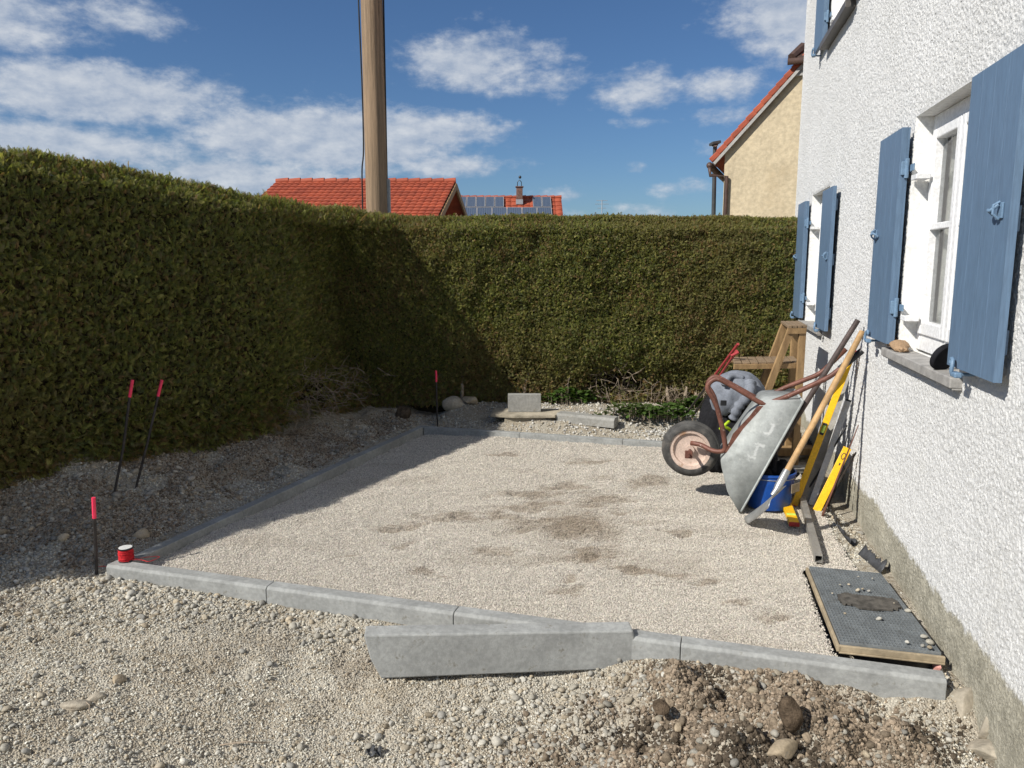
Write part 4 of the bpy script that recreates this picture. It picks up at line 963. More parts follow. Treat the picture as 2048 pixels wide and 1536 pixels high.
mb = MB(); mb.tube([(cx - .12, SY - .5, sz_ + .6), (cx - .11, SY - .5, sz_ + .85), (cx, SY - .5, sz_ + .97), (cx + .11, SY - .5, sz_ + .85), (cx + .12, SY - .5, sz_ + .6)], .025, 6); mb.lathe([(0, -.09), (.06, -.07), (.09, 0), (.06, .07), (0, .09)], (cx + .03, SY - .5, sz_ + 1.12), (0, 0, 1), 10); mb.build('chimney_cowl', M['darkplastic'], chim)
# thin aerial
AY = 40.; a = Yp(1204, 440, AY); b = Yp(1204, 400, AY); mb = MB(); mb.tube([(a[0], AY, -.05), b], .022, 6)
for dz, w in ((.05, .35), (.25, .22), (-.12, .28)): mb.tube([b + np.array([-w, 0, -dz - .15]), b + np.array([w, 0, -dz - .15])], .012, 5)
tag(mb.build('aerial', M['metal_grey'], origin=(a[0], AY, -.05)), 'thin rooftop aerial just above the middle of the back hedge', 'aerial')
# cream house, turned a little so that only its gable end shows
CY = 14.5; CAZ = R(21); GU = np.array([math.cos(CAZ), -math.sin(CAZ), 0]); GV = np.array([math.sin(CAZ), math.cos(CAZ), 0])
C0 = np.array([426 * CY / 1559, CY, 0.])
def Cp(px, py, off=0.0): return onplane(px, py, C0 - GV * off, GV)
cream = thing('cream_house', 'cream rendered gable house with orange tile edge behind the white house', 'house', C0 + GU * 3 + GV * 4 - UP * .05)
ea = Cp(1450, 306); hi = Cp(1589, 152); gl = np.dot(hi - ea, GU); R_ = hi + GU * 3.4
low = lambda p: p * np.array([1, 1, 0]) - UP * .1
eb = R_ + GU * gl + UP * (ea[2] - hi[2])
mb = MB(); mb.prism([low(ea), ea, hi, R_, eb, low(eb)], GV * 9); mb.build('wall', M['cream'], cream)
sdr = (hi - ea) / np.linalg.norm(hi - ea); nr = np.cross(sdr, -GV); nr = nr if nr[2] > 0 else -nr
e0 = ea - sdr * .26 + nr * .075 - GV * .10; e1 = hi + sdr * .42 + nr * .075 - GV * .10
mb = MB(); ntl = 13
for i in range(ntl):
    a = e0 + (e1 - e0) * i / ntl; b = e0 + (e1 - e0) * (i + 1.08) / ntl
    mb.bar(a + nr * .020 + GV * .2, b + nr * .002 + GV * .2, .36, .095, nr, .014)
mb.prism([e0 + GV * .35, e1 + GV * .35, e1 + nr * .03 + GV * .35, e0 + nr * .03 + GV * .35], GV * 8.8)
mb.build('roof', M['tile'], cream)
mb = MB(); mb.bar(e0 - nr * .070 + GV * .03, e1 - nr * .070 + GV * .03, .05, .05, nr); mb.build('bargeboard', M['board'], cream)
mb = MB(); hp = Cp(1583, 121, .1); hq = hp + GV * 1.5 + GU * 1.1 + UP * 1.0
mb.prism([hp, hp + GU * 4.2, hq + GU * 2.0, hq], UP * .06)
for i in range(7): mb.tube([hp + (hq - hp) * i / 7 + UP * .05, hp + (hq - hp) * (i + 1.1) / 7 + UP * .10], [.075, .09], 8)
mb.build('hip_roof', M['brown'], cream)
mb = MB(); mb.tube([hp - GV * .06 - GU * .06 - UP * .03, hp - GV * .06 + GU * 4.2 - UP * .03], .055, 10); mb.build('hip_gutter', M['brown'], cream, smooth=True)
mb = MB(); mb.box(Cp(1612, 139, .03), GU, GV, UP, .42, .06, .20, .01); mb.build('fascia', M['board'], cream)
g0 = e0 - GU * .03 - UP * .07 + GV * .05; mb = MB(); mb.tube([g0, g0 + GV * 8.8], .06, 10); mb.tube([g0 - UP * .04, g0 + GU * .02 - UP * .18, ea + GU * .05 - UP * .42 - GV * .05, low(ea) + GU * .05 - GV * .05], .035, 8); mb.build('gutter', M['brown'], cream, smooth=True)
# street lamp
LY = 20.0; a = Yp(1427, 432, LY); b = Yp(1430, 296, LY); lamp = thing('street_lamp', 'slim dark street lamp post rising beside the cream house', 'street lamp', (a[0], LY, -.05))
mb = MB(); mb.tube([(a[0] - .03, LY, -.05), a, b, b + np.array([0, 0, .06])], [.060, .055, .052, .052], 12); mb.build('post', M['lamp_dark'], lamp, smooth=40)
mb = MB(); h0 = b + np.array([-.03, -.1, .10]); mb.box(h0, (.985, 0, .17), (0, 1, 0), (-.17, 0, .985), .22, .34, .07, .015); mb.box(h0 - UP * .045, (1, 0, 0), (0, 1, 0), UP, .12, .16, .05, .01); mb.build('lamp_head', M['lamp_dark'], lamp)
mb = MB(); mb.box(h0 + np.array([.0, -.03, -.068]), (1, 0, 0), (0, 1, 0), UP, .07, .16, .008, .002); mb.build('lens', M['whiteplastic'], lamp)

#==OBJECTS==
# ================================================================== wheelbarrow, tipped up on its tray rim with the handles against the wall
Q0 = G(1480, 1026, -.045); bd = np.array([.972, -.235, 0]); bd /= np.linalg.norm(bd); bl_ = np.array([-bd[1], bd[0], 0])
def B(px, py, lat=0.0): return onplane(px, py, Q0 + bl_ * lat, bl_)
WB = thing('wheelbarrow', 'galvanised wheelbarrow with rusty tube frame tipped up against the white wall', 'wheelbarrow', Q0)
LW = .52
sl_ = bl_ * LW
# tray: rim and floor outlines on the near side, repeated across the width with the floor drawn in
rim = [B(1480, 1027), B(1497, 1003), B(1604, 803)]
def infl(P, q): return P + bl_ * q
flo = [B(1453, 982, .035), B(1441, 924, .05), B(1529, 803, .07), B(1604, 800, .0)]
near = [B(1480, 1027), B(1455, 984, .03), B(1441, 924, .05), B(1527, 800, .07), B(1606, 803, .0)]
NS = 5
nearS = round_path([near[0], near[1], near[2], near[3], near[4]], .03, 5)
def mirror(P): q = np.dot(P - Q0, bl_); return P + bl_ * (LW - 2 * q)
farS = [mirror(P) for P in nearS]
mb = MB(); n = len(nearS)
# side sheets (fans with a slight outward crown), end and floor skin
def sheet(poly, out):
    P = [np.array(p) for p in poly]; c = sum(P) / len(P) + out * .012; b = len(mb.v); mb.v += [tuple(p) for p in P] + [tuple(c)]
    for i in range(len(P)): mb.f.append((b + i, b + (i + 1) % len(P), b + len(P)))
sheet(nearS, -bl_); sheet(farS, bl_)
b = len(mb.v); mb.v += [tuple(p) for p in nearS + farS]
for i in range(n - 1): mb.f.append((b + i, b + i + 1, b + n + i + 1, b + n + i))
_sg = [((1531, 842), (1547, 850)), ((1547, 850), (1541, 864)), ((1519, 864), (1538, 868)), ((1505, 887), (1527, 892)), ((1516, 890), (1509, 911)), ((1482, 910), (1509, 916)), ((1495, 904), (1497, 920))]
M['galv'] = galv([(B(*a, .012) - Q0, B(*b, .012) - Q0) for a, b in _sg])
tray = mb.build('tray', M['galv'], WB, smooth=30)
bm = bmesh.new(); bm.from_mesh(tray.data); bmesh.ops.remove_doubles(bm, verts=bm.verts, dist=1e-4); bmesh.ops.recalc_face_normals(bm, faces=bm.faces); bm.to_mesh(tray.data); bm.free()
so_ = tray.modifiers.new('sheet', 'SOLIDIFY'); so_.thickness = .003; so_.offset = 0
mb = MB(); mb.tube(round_path([near[4], near[0], mirror(near[0]), mirror(near[4]), near[4]], .04, 4), .008, 8); mb.build('rim_bead', M['galv'], WB, smooth=True)
# frame tubes
TR = .0165
def tubeparts(lat, s):
    """one side of the frame: fork, leg loop, handle"""
    mb = MB(); f = lambda px, py, dl=0: B(px, py, 0) + bl_ * (lat + dl)
    mb.tube(round_path([f(1381, 898, s * -.10), f(1400, 899, s * -.08), f(1428, 911, s * -.03), f(1453, 908), f(1446, 862), f(1433, 812), f(1411, 776), f(1432, 758), f(1470, 778), f(1519, 808), f(1532, 813), f(1575, 798), f(1664, 757), f(1727, 706)], .05, 6), TR, 12)
    return mb
mb = tubeparts(.075, -1); mb.build('frame_tube', M['rust'], WB, smooth=True)
dsh = B(1519, 801) - B(1531, 812) 
def Fp(px, py): return B(px, py, LW - .08)
mb = MB()
mb.tube(round_path([B(1381, 893, .36), B(1420, 905, .40), B(1452, 899, .44), B(1443, 850, .44), B(1428, 790, .44), B(1412, 768, .44), B(1428, 750, .44), B(1470, 772, .44), B(1520, 800, .44), B(1530, 795, .44), B(1570, 775, .44), B(1640, 748, .44), B(1692, 698, .44)], .05, 6), TR, 12)
mb.build('frame_tube', M['rust'], WB, smooth=True)
# plate and rails along the tray floor
mb = MB(); mb.bar(B(1452, 905, .09), B(1524, 812, .10), .045, .02, bl_); mb.bar(B(1450, 902, .43), B(1520, 806, .42), .045, .02, bl_)
mb.prism([B(1450, 905, .06), B(1466, 868, .06), B(1518, 812, .06), B(1528, 812, .06), B(1462, 903, .06)], bl_ * .006)
mb.bar(B(1470, 880, .06), B(1470, 880, .46), .03, .012); mb.build('frame_rail', M['rust'], WB)
mb = MB()
for lat, (p, q) in ((.075, ((1684, 741), (1729, 704))),): a = B(*p) + bl_ * lat; b = B(*q) + bl_ * lat; mb.tube([a, b], .021, 12)
mb.build('handle_grip', M['grip'], WB, smooth=40)
# wheel
WC = B(1381, 897, .255); wr = 56 / 1540 * (np.dot(WC - EYE, [0, math.cos(PITCH), -math.sin(PITCH)])); wr *= 1.0
wheel_ax = bl_ + UP * .02 + bd * .06; wheel_ax /= np.linalg.norm(wheel_ax)
tw = .045; prof = []
for i in range(25):
    a = math.pi * (i / 24) * 1.16 - math.pi * .08
    rr = wr - .045 + .045 * math.sin(a) ; z = -tw * math.cos(a)
    if .30 < i / 24 < .70: rr += .0035 * (1 if i % 2 else -1)
    prof.append((rr, z))
mb = MB(); mb.lathe(prof, WC, wheel_ax, 56)
whl = thing
mb2 = MB(); ri = wr * .60
mb2.lathe([(wr - .043, -tw * .92), (ri + .012, -tw * .8), (ri, -tw * .78), (ri - .006, -tw * .45), (ri * .86, -tw * .34), (ri * .45, -tw * .50), (.032, -tw * .62), (.030, -tw * 1.15), (.0, -tw * 1.15)], WC, wheel_ax, 48)
mb2.lathe([(.0, tw * 1.15), (.030, tw * 1.15), (.032, tw * .62), (ri * .45, tw * .50), (ri * .86, tw * .34), (ri - .006, tw * .45), (ri, tw * .78), (wr - .043, tw * .92)], WC, wheel_ax, 48)
wh = mb2.build('wheel', M['rim'], WB, smooth=35); mb.build('tyre', M['rubber'], wh, smooth=40)
mb = MB(); mb.tube([WC - wheel_ax * .20, WC + wheel_ax * .20], .011, 10); mb.box(WC - wheel_ax * .165, bd, UP, wheel_ax, .05, .055, .006, .002); mb.tube([WC - wheel_ax * .165, WC - wheel_ax * .185], .013, 6); mb.build('axle', M['rust'], wh)
# ------------------------------------------------------------------ bucket under the barrow
bc = B(1540, 985, .26); bc = np.array([bc[0] - .03, bc[1] - .06, -.035]); 
buc = thing('bucket', 'blue plastic bucket filled with dark scraps under the tipped wheelbarrow', 'bucket', bc)
BR_ = .165; prof = [(0, 0), (BR_ * .84, 0), (BR_ * .86, .006), (BR_, .235), (BR_ + .008, .236), (BR_ + .008, .25), (BR_ - .004, .25), (BR_ - .005, .22), (BR_ * .84, .008), (0, .008)]
MB().lathe(prof, bc, UP, 40).build('body', M['blue'], buc, smooth=35)
mb = MB(); mb.tube([bc + np.array([BR_ * math.cos(a), BR_ * math.sin(a), .235 - .09 * math.sin(a * 1.0 - 3.2) ** 2 * 0 - .02]) for a in np.linspace(-2.6, -.4, 14)], .003, 6); mb.build('handle', M['steel'], buc, smooth=True)
v, f, c = instances(lumpy(ICO2, 6, .6, 77, 2), ICO2[1], bc + np.stack([rng.normal(0, .055, 26), rng.normal(0, .055, 26), rng.uniform(.19, .33, 26)], 1), rng.uniform(.03, .07, (26, 3)), randrot(26), np.ones((26, 3)) * .03)
link('scraps', v, f, M['black_cloth'], buc, smooth=True)
mb = MB(); mb.box(bc + np.array([.10, -.06, .16]) + np.array([.03, -.075, 0]), (.8, .6, 0), (-.6, .8, 0), UP, .09, .003, .06); mb.build('label_patch', M['plank'], buc)
# ------------------------------------------------------------------ spade with ash handle
SPY = 4.43
top = Wp(1724, 664, .05); bot = Yp(1557, 972, SPY)
spd = thing('spade', 'spade with pale ash handle leaning on the wall in front of the blue bucket', 'spade', (bot[0], bot[1], -.04))
d_ = (bot - top) / np.linalg.norm(bot - top)
P = [top + (bot - top) * t + np.array([0, 0, -.012 * math.sin(math.pi * t)]) for t in np.linspace(0, 1, 12)]
MB().tube(P, [.0195 - .001 * abs(i - 5) / 5 for i in range(12)], 14).build('handle', M['ash'], spd, smooth=40)
mb = MB(); mb.tube([bot - d_ * .11, bot, bot + d_ * .03, bot + d_ * .06 + np.array([-.01, 0, -.005])], [.0225, .0225, .018, .013], 12); mb.build('socket', M['steel'], spd, smooth=40)
s0_ = bot + d_ * .055; tip = G(1487, 1033, -.038); bx = tip - s0_; bxL = np.linalg.norm(bx); bx /= bxL; side = np.array([.30, .93, -.14]); side -= bx * np.dot(side, bx); side /= np.linalg.norm(side); bn = np.cross(bx, side)
V = []; nu, nv = 12, 9
for i in range(nu):
    u = i / (nu - 1); hw = .095 * (1 - .15 * u - .55 * max(0, u - .72) / .28)
    for j in range(nv):
        w = j / (nv - 1) * 2 - 1; V.append(s0_ + bx * bxL * u + side * hw * w + bn * (.022 * w * w + .012 * math.sin(u * 2.6)))
mb = MB().add(V, [(i * nv + j, i * nv + j + 1, (i + 1) * nv + j + 1, (i + 1) * nv + j) for i in range(nu - 1) for j in range(nv - 1)])
bl2 = mb.build('blade', M['steel'], spd, smooth=True, fix=False); so_ = bl2.modifiers.new('plate', 'SOLIDIFY'); so_.thickness = .003
# ------------------------------------------------------------------ dark handled tool behind the barrow
a = Wp(1716, 640, .05); b = B(1612, 806, .30); c_ = b + (b - a) * 1.25
gz0 = -.04
tl_ = thing('long_handled_tool', 'long dark handled tool leaning on the wall behind the wheelbarrow handles', 'tool', (c_[0], c_[1], gz0))
cc = a + (b - a) * ((a[2] - gz0 - .16) / (a[2] - b[2]))
MB().tube([a, (a + cc) / 2, cc], [.0175, .018, .0185], 12).build('handle', M['dark_handle'], tl_, smooth=40)
dd = (cc - a) / np.linalg.norm(cc - a); sd_ = np.cross(dd, bl_); mb = MB(); mb.prism([cc + sd_ * .0 - bl_ * .02, cc - bl_ * .09 + dd * .05, cc - bl_ * .08 + dd * .18, cc + dd * .21, cc + bl_ * .08 + dd * .18, cc + bl_ * .09 + dd * .05, cc + bl_ * .02], sd_ * .004); mb.build('blade', M['steel'], tl_)
# ------------------------------------------------------------------ levels, straightedges and rods leaning on the wall
def plank_on_wall(name, label, cat, pt, pb_, offt, zb, w, h, mat, group=None, facing=None):
    a = Wp(*pt, offt); b = G(*pb_, zb); d = (b - a) / np.linalg.norm(b - a)
    view = (a + b) / 2 - EYE; view /= np.linalg.norm(view)
    t = thing(name, label, cat, b, group); return t, a, b, d, view
t, a, b, d, vw = plank_on_wall('spirit_level', 'long yellow spirit level leaning on the wall beside the spade handle', 'level', (1706, 703), (1589, 1010), .035, -.045, 0, 0, None)
mb = MB(); mb.bar(a, b, .026, .044, np.cross(d, vw), .0025); lv = mb.build('body', M['yellow'], t)
nrm = -vw + d * np.dot(vw, d); nrm /= np.linalg.norm(nrm); wv = np.cross(d, nrm)
mb = MB(); vc = a + (b - a) * .50; mb.box(vc + nrm * .0135, d, wv, nrm, .085, .026, .003, .001); wn = mb.build('vial_window', M['darkplastic'], lv)
mb = MB(); mb.tube([vc + nrm * .015 - d * .026, vc + nrm * .015 + d * .026], .011, 10); mb.build('vial', M['vial'], wn, smooth=40)
mb = MB(); mb.bar(a - d * .012, a + d * .002, .028, .046, np.cross(d, vw), .003); mb.build('end_cap', M['redcap'], lv); mb = MB(); mb.bar(b - d * .002, b + d * .010, .028, .046, np.cross(d, vw), .003); mb.build('end_cap', M['redcap'], lv)
t, a, b, d, vw = plank_on_wall('spirit_level', 'short yellow spirit level leaning low against the wall base', 'level', (1694, 898), (1634, 1020), .05, -.05, 0, 0, None)
mb = MB(); mb.bar(a, b, .026, .052, np.cross(d, vw), .0025); lv = mb.build('body', M['yellow'], t)
nrm = -vw + d * np.dot(vw, d); nrm /= np.linalg.norm(nrm); wv = np.cross(d, nrm)
mb = MB()
for s_ in (.12,): c = a + (b - a) * s_; mb.tube([c + nrm * .0138 + d * .022 * math.cos(q) + wv * .012 * math.sin(q) for q in np.linspace(0, 2 * math.pi, 17)[:-1]], .003, 5, closed=True)
mb.box(a + (b - a) * .25 + nrm * .0132, d, wv, nrm, .018, .008, .003); mb.build('vial_window', M['darkplastic'], lv, smooth=40)
mb = MB(); mb.bar(a - d * .008, a + d * .002, .028, .054, np.cross(d, vw), .003); mb.build('end_cap', M['yellow'], lv); mb = MB(); mb.bar(b - d * .002, b + d * .008, .028, .054, np.cross(d, vw), .003); mb.build('end_cap', M['yellow'], lv)
# level lying flat on the grit
zg = -.035; a = G(1562, 985, zg); b = G(1588, 1052, zg); d = (b - a) / np.linalg.norm(b - a); 
t = thing('spirit_level', 'yellow spirit level with red end lying flat on the grit', 'level', (a + b) / 2); a2 = a - d * .35
mb = MB(); mb.bar(a2 + UP * .013, b + UP * .013, .062, .026, UP, .0025); lv = mb.build('body', M['yellow'], t)
mb = MB(); mb.bar(b + UP * .013, b + d * .014 + UP * .013, .063, .027, UP, .003); mb.build('end_cap', M['redcap'], lv)
sdw = np.cross(d, UP); mb = MB(); mb.box(b - d * .155 + UP * .0265, d, sdw, UP, .035, .056, .003, .001); mb.build('vial_window', M['vial'], lv)
# grey straightedge right behind the long level
t, a, b, d, vw = plank_on_wall('straightedge', 'grey metal straightedge leaning on the wall behind the long yellow level', 'straightedge', (1688, 748), (1607, 1006), .03, -.05, 0, 0, None)
mb = MB(); u_ = np.cross(d, vw); mb.bar(a, b, .018, .085, u_, .001); mb.build('board', M['greybar'], t)
mb = MB(); mb.tube([a, a + d * .006], .012, 8); mb.build('end_plug', M['darkplastic'], t)
t, a, b, d, vw = plank_on_wall('batten', 'weathered grey batten with dark tip leaning between the two yellow levels', 'batten', (1696, 802), (1622, 1010), .03, -.05, 0, 0, None)
mb = MB(); mb.bar(a, b, .022, .042, np.cross(d, vw), .002); mb.build('bar', M['alu'], t)
mb = MB(); mb.bar(a - d * .010, a + d * .004, .023, .043, np.cross(d, vw), .002); mb.build('end_cap', M['darkplastic'], t)
# thin rod of a small hand rake
a = Wp(1717, 850, .02); b = G(1645, 1032, -.05); d = (b - a) / np.linalg.norm(b - a); t = thing('iron_rod', 'thin rusty iron rod leaning on the wall behind the short yellow level', 'rod', b)
MB().tube([a, a + (b - a) * .45, b], [.003, .006, .007], 8).build('shank', M['rust'], t, smooth=40)
mb = MB(); sw = np.cross(d, WN); 
mb.prism([b - sw * .01 - d * .10, b + sw * .012 - d * .08, b + sw * .022 - d * .02, b + d * .012, b - sw * .022 - d * .02], WN * .006); mb.build('pointed_tip', M['rust'], t)
a = Wp(1712, 905, .02); b = G(1655, 1012, -.05); tag(MB().tube([a, a + (b - a) * .5 + WN * .008, b], [.006, .007, .007], 8).build('iron_rod', M['iron'], origin=b, smooth=40), 'dark thin rod nearest the wall, right of the short yellow level', 'rod')
# bent dark bar beside the batten
a = Wp(1694, 850, .04); b = G(1601, 1003, -.05); tag(MB().tube(smooth_path([a, a + (b - a) * .35 + np.array([-.012, 0, -.03]), a + (b - a) * .7 + np.array([-.008, 0, -.02]), b], 5), .007, 8).build('cable_rod', M['darkplastic'], origin=b, smooth=True), 'curved black rod leaning under the grey batten by the wall', 'rod')
# square tube lying on the ground
zg = -.03; a = G(1604, 1003, zg); b = G(1637, 1125, zg); d = (b - a) / np.linalg.norm(b - a); sd_ = np.cross(d, UP)
w = .040; mb = MB(); th = .0025
for s_ in (-1, 1): mb.bar(a + sd_ * s_ * (w / 2 - th / 2) + UP * w / 2, b + sd_ * s_ * (w / 2 - th / 2) + UP * w / 2, th, w, UP); mb.bar(a + UP * (w / 2 + s_ * (w / 2 - th / 2)), b + UP * (w / 2 + s_ * (w / 2 - th / 2)), w - 2 * th - .0002, th, UP)
tag(mb.build('square_tube', M['alu'], origin=(a + b) / 2), 'hollow square metal tube lying on the grit towards the grate', 'tube')
# teal handled brush by the bucket
a = G(1578, 966, .06); b = G(1600, 985, -.03); t = thing('hand_brush', 'small hand tool with dark teal head beside the blue bucket', 'hand tool', b)
mb = MB(); e = Yp(1598, 946, a[1] + .02); mb.tube([a + (e - a) * .3, e], .011, 10); mb.build('handle', M['darkplastic'], t, smooth=40)
mb = MB(); mb.prism([Yp(1576, 962, a[1]), Yp(1590, 975, a[1]), Yp(1602, 990, a[1]), Yp(1584, 984, a[1]), Yp(1574, 974, a[1])], (.0, .05, .01)); mb.build('head', M['teal'], t, bev=.003)

# ------------------------------------------------------------------ wooden step ladder with a broad shelf
LYF = 6.15
def L_(px, py, back=0.0): return onplane(px, py, np.array([2.45, LYF, 0]) + WU * back, np.array([-.12, 1, 0]) / math.hypot(.12, 1))
lz = -.04
ldr = thing('step_ladder', 'wooden step ladder with a wide slatted shelf standing by the far window', 'ladder', L_(1590, 880))
dpt = .46; bk = WU * dpt; lx = np.array([1, .12, 0]); lx /= np.linalg.norm(lx)
tR = L_(1605, 656); gR = tR + UP * (lz - tR[2]); tL = L_(1583, 656); gL0 = L_(1532, 790); gL = tL + (gL0 - tL) * ((tL[2] - lz) / (tL[2] - gL0[2]))
fw = WU; 
for nm, A_, B_ in (('leg', tR, gR + np.array([.0, 0, 0])), ('leg', tL, gL)):
    for s_ in (0, 1):
        mb = MB(); mb.bar(A_ + bk * s_ - UP * .0, B_ + bk * s_, .024, .058, lx, .003); mb.build(nm, M['wood'], ldr)
tp = (tL + tR) / 2; wtop = np.linalg.norm(tR - tL) + .075; mb = MB(); ns = 4
for k_ in range(ns): mb.box(tp + UP * .012 + lx * (wtop * ((k_ + .5) / ns - .5)) + bk / 2, lx, WU, UP, wtop / ns - .007, dpt + .05, .02, .002)
mb.build('top_step', M['wood_grey'], ldr)
mb = MB()
for s_ in (-.03, 1.03): mb.box(tp - UP * .022 + bk * s_, lx, WU, UP, wtop - .01, .02, .045, .002)
mb.build('top_rail', M['wood'], ldr)
q0 = L_(1468, 728); q1 = L_(1601, 728); zs = (q0[2] + q1[2]) / 2; q0[2] = q1[2] = zs; slen = np.linalg.norm(q1 - q0); ns = 8; mb = MB()
for k_ in range(ns): mb.box(q0 + (q1 - q0) * ((k_ + .5) / ns) + bk * .5, lx, WU, UP, slen / ns - .008, dpt - .07, .02, .002)
mb.build('shelf', M['wood_grey'], ldr)
mb = MB()
for s_ in (.055, .945): mb.bar(q0 + bk * s_ - UP * .022, q1 + bk * s_ - UP * .022, .02, .04, UP, .002)
mb.build('shelf_rail', M['wood'], ldr)
mb = MB()
q0 = L_(1560, 866); q1 = L_(1603, 866); q0[2] = q1[2]
for k_ in range(3): mb.box(q0 + (q1 - q0) * ((k_ + .5) / 3) + bk * .5, lx, WU, UP, np.linalg.norm(q1 - q0) / 3 - .008, dpt - .07, .02, .002)
for s_ in (.055, .945): mb.bar(q0 + bk * s_ - UP * .022, q1 + bk * s_ - UP * .022, .02, .04, UP)
mb.build('lower_step', M['wood_grey'], ldr)
# ribbed mat and plank at the ladder's foot
c = G(1590, 882, -.02); mt = thing('rubber_mat', 'black ribbed rubber mat on the ground behind the wheelbarrow tray', 'mat', c); mb = MB()
for i in range(14): mb.box(c + lx * (i - 6.5) * .028 + UP * .008, lx, WU, UP, .010, .34, .016)
for i in range(5): mb.box(c + WU * (i - 2) * .08 + UP * .006, lx, WU, UP, .39, .012, .011)
mb.build('ribs', M['rubber'], mt)
c = G(1578, 908, -.03); mb = MB(); mb.box(c + UP * .03, lx, WU, UP, .42, .14, .06, .006); tag(mb.build('wood_beam', M['wood'], origin=c), 'short wooden beam on the ground before the black ribbed mat', 'beam')
c = G(1592, 945, -.05); mb = MB(); mb.box(c + UP * .012 + WU * .05, lx, WU, UP, .26, .14, .03, .004); tag(mb.build('grey_slab', M['concrete_pale'], origin=c), 'small grey slab on the ground right of the blue bucket', 'slab')
# ------------------------------------------------------------------ twin rods with red grips leaning on the shelf
t = thing('long_loppers', 'twin thin dark handles with red grips leaning on the ladder shelf', 'loppers', G(1360, 846, -.02))
for (p0, p1, lz_) in (((1357, 848), (1476, 688), 0), ((1374, 850), (1473, 702), .03)):
    a = G(*p0, -.03); b = L_(*p1, .16 + lz_); m_ = a + (b - a) * .66
    MB().tube([a, m_], .010, 8).build('handle_rod', M['iron'], t, smooth=40); MB().tube([m_, b], [.010, .012], 8).build('grip', M['redgrip'], t, smooth=40)
mb = MB(); a = L_(1462, 712, .17); mb.tube([a, a + np.array([.06, 0, .03])], .012, 8); mb.build('cross_bar', M['redgrip'], t, smooth=40)
# ------------------------------------------------------------------ black bag with a grey jacket thrown over it
def cloth(c, ax, seed, amp, sub=5, fold=7.0):
    v, f = ico(sub); r = np.random.default_rng(seed); d = np.zeros(len(v))
    th = np.arctan2(v[:, 1], v[:, 0])
    for _ in range(7):
        w = r.normal(size=3); w[2] *= .22; w /= np.linalg.norm(w); ph = r.uniform(0, 6); k_ = r.uniform(.6, 1.5) * fold
        s = np.sin(v @ w * k_ + ph + .9 * np.sin(v[:, 2] * 3 + ph)); d += (1 - np.abs(s)) ** 1.8 * r.uniform(.4, 1)
    d = d / d.max() - .4
    low = fbm(v[:, 0] * 1.6 + 3, v[:, 2] * 1.6 + v[:, 1] * 1.1, 3, seed) - .5
    dr = np.zeros(len(v))
    for q in (5, 8, 13): dr += np.abs(np.sin(q / 2 * th + r.uniform(0, 6) + 1.1 * np.sin(2.3 * v[:, 2] + r.uniform(0, 6)))) ** .8 / math.sqrt(q)
    pl = .20 * (dr - dr.mean()) * np.clip(1.05 - v[:, 2], .12, 1.1)                       # pleats deepen away from the top
    v = v * (1 + amp * .45 * d + .10 * low + pl)[:, None] * np.array(ax); return v + np.array(c), f
BGY = 5.95
c = Yp(1452, 822, BGY); bag = thing('bag', 'black bag slumped behind the wheelbarrow under the grey jacket', 'bag', (c[0], c[1], -.04))
v, f = cloth((c[0], c[1] + .04, .27), (.215, .20, .36), 5, .10, 5, 4.0); k_ = v[:, 2] < -.045; v[k_, 2] = -.045; link('body', v, f, M['black_cloth'], bag, smooth=True)
mb = MB(); mb.tube(smooth_path([Yp(1440, 858, BGY - .24), Yp(1449, 851, BGY - .27), Yp(1458, 843, BGY - .24)], 5), .012, 6); mb.tube(smooth_path([Yp(1446, 850, BGY - .27), Yp(1456, 857, BGY - .26), Yp(1468, 866, BGY - .22)], 5), .013, 6); mb.build('strap', M['lime'], bag, smooth=True)
jc = Yp(1474, 790, BGY - .10)
v, f = cloth((jc[0], jc[1], jc[2]), (.20, .17, .185), 9, .075, 5, 6.0)
# hem falls to a point at the left, sleeve side kept
cut = jc[2] - .07 + .06 * np.sin(v[:, 0] * 22 + 1) - .42 * np.clip(jc[0] - v[:, 0] - .0, -.1, .16)
kf = (v[f][:, :, 2] > cut[f]).all(1); f = f[kf]; us_ = np.unique(f); rm = -np.ones(len(v), int); rm[us_] = np.arange(len(us_))
jk = thing('jacket', 'crumpled grey jacket thrown over the black bag behind the wheelbarrow', 'jacket', jc)
o = link('body', v[us_], rm[f], M['grey_cloth'], jk, smooth=True); so_ = o.modifiers.new('cloth', 'SOLIDIFY'); so_.thickness = .006; so_.offset = 1
mb = MB(); s1_ = smooth_path([Yp(1500, 765, BGY - .22), Yp(1497, 790, BGY - .30), Yp(1478, 812, BGY - .31), Yp(1466, 838, BGY - .28)], 8)
mb.tube(s1_, [.045 - .012 * i / 24 + .006 * math.sin(i * 1.7) for i in range(len(s1_))], 14); mb.build('sleeve', M['grey_cloth'], jk, smooth=True)
mb = MB(); mb.tube(smooth_path([Yp(1447, 770, BGY - .25), Yp(1462, 752, BGY - .2), Yp(1486, 757, BGY - .2)], 6), .022, 10); mb.build('collar', M['grey_cloth'], jk, smooth=True)
mb = MB(); mb.box(Yp(1447, 806, BGY - .315), (1, 0, 0), (0, 1, 0), UP, .045, .01, .04, .003); mb.build('label_patch', M['darkplastic'], jk)

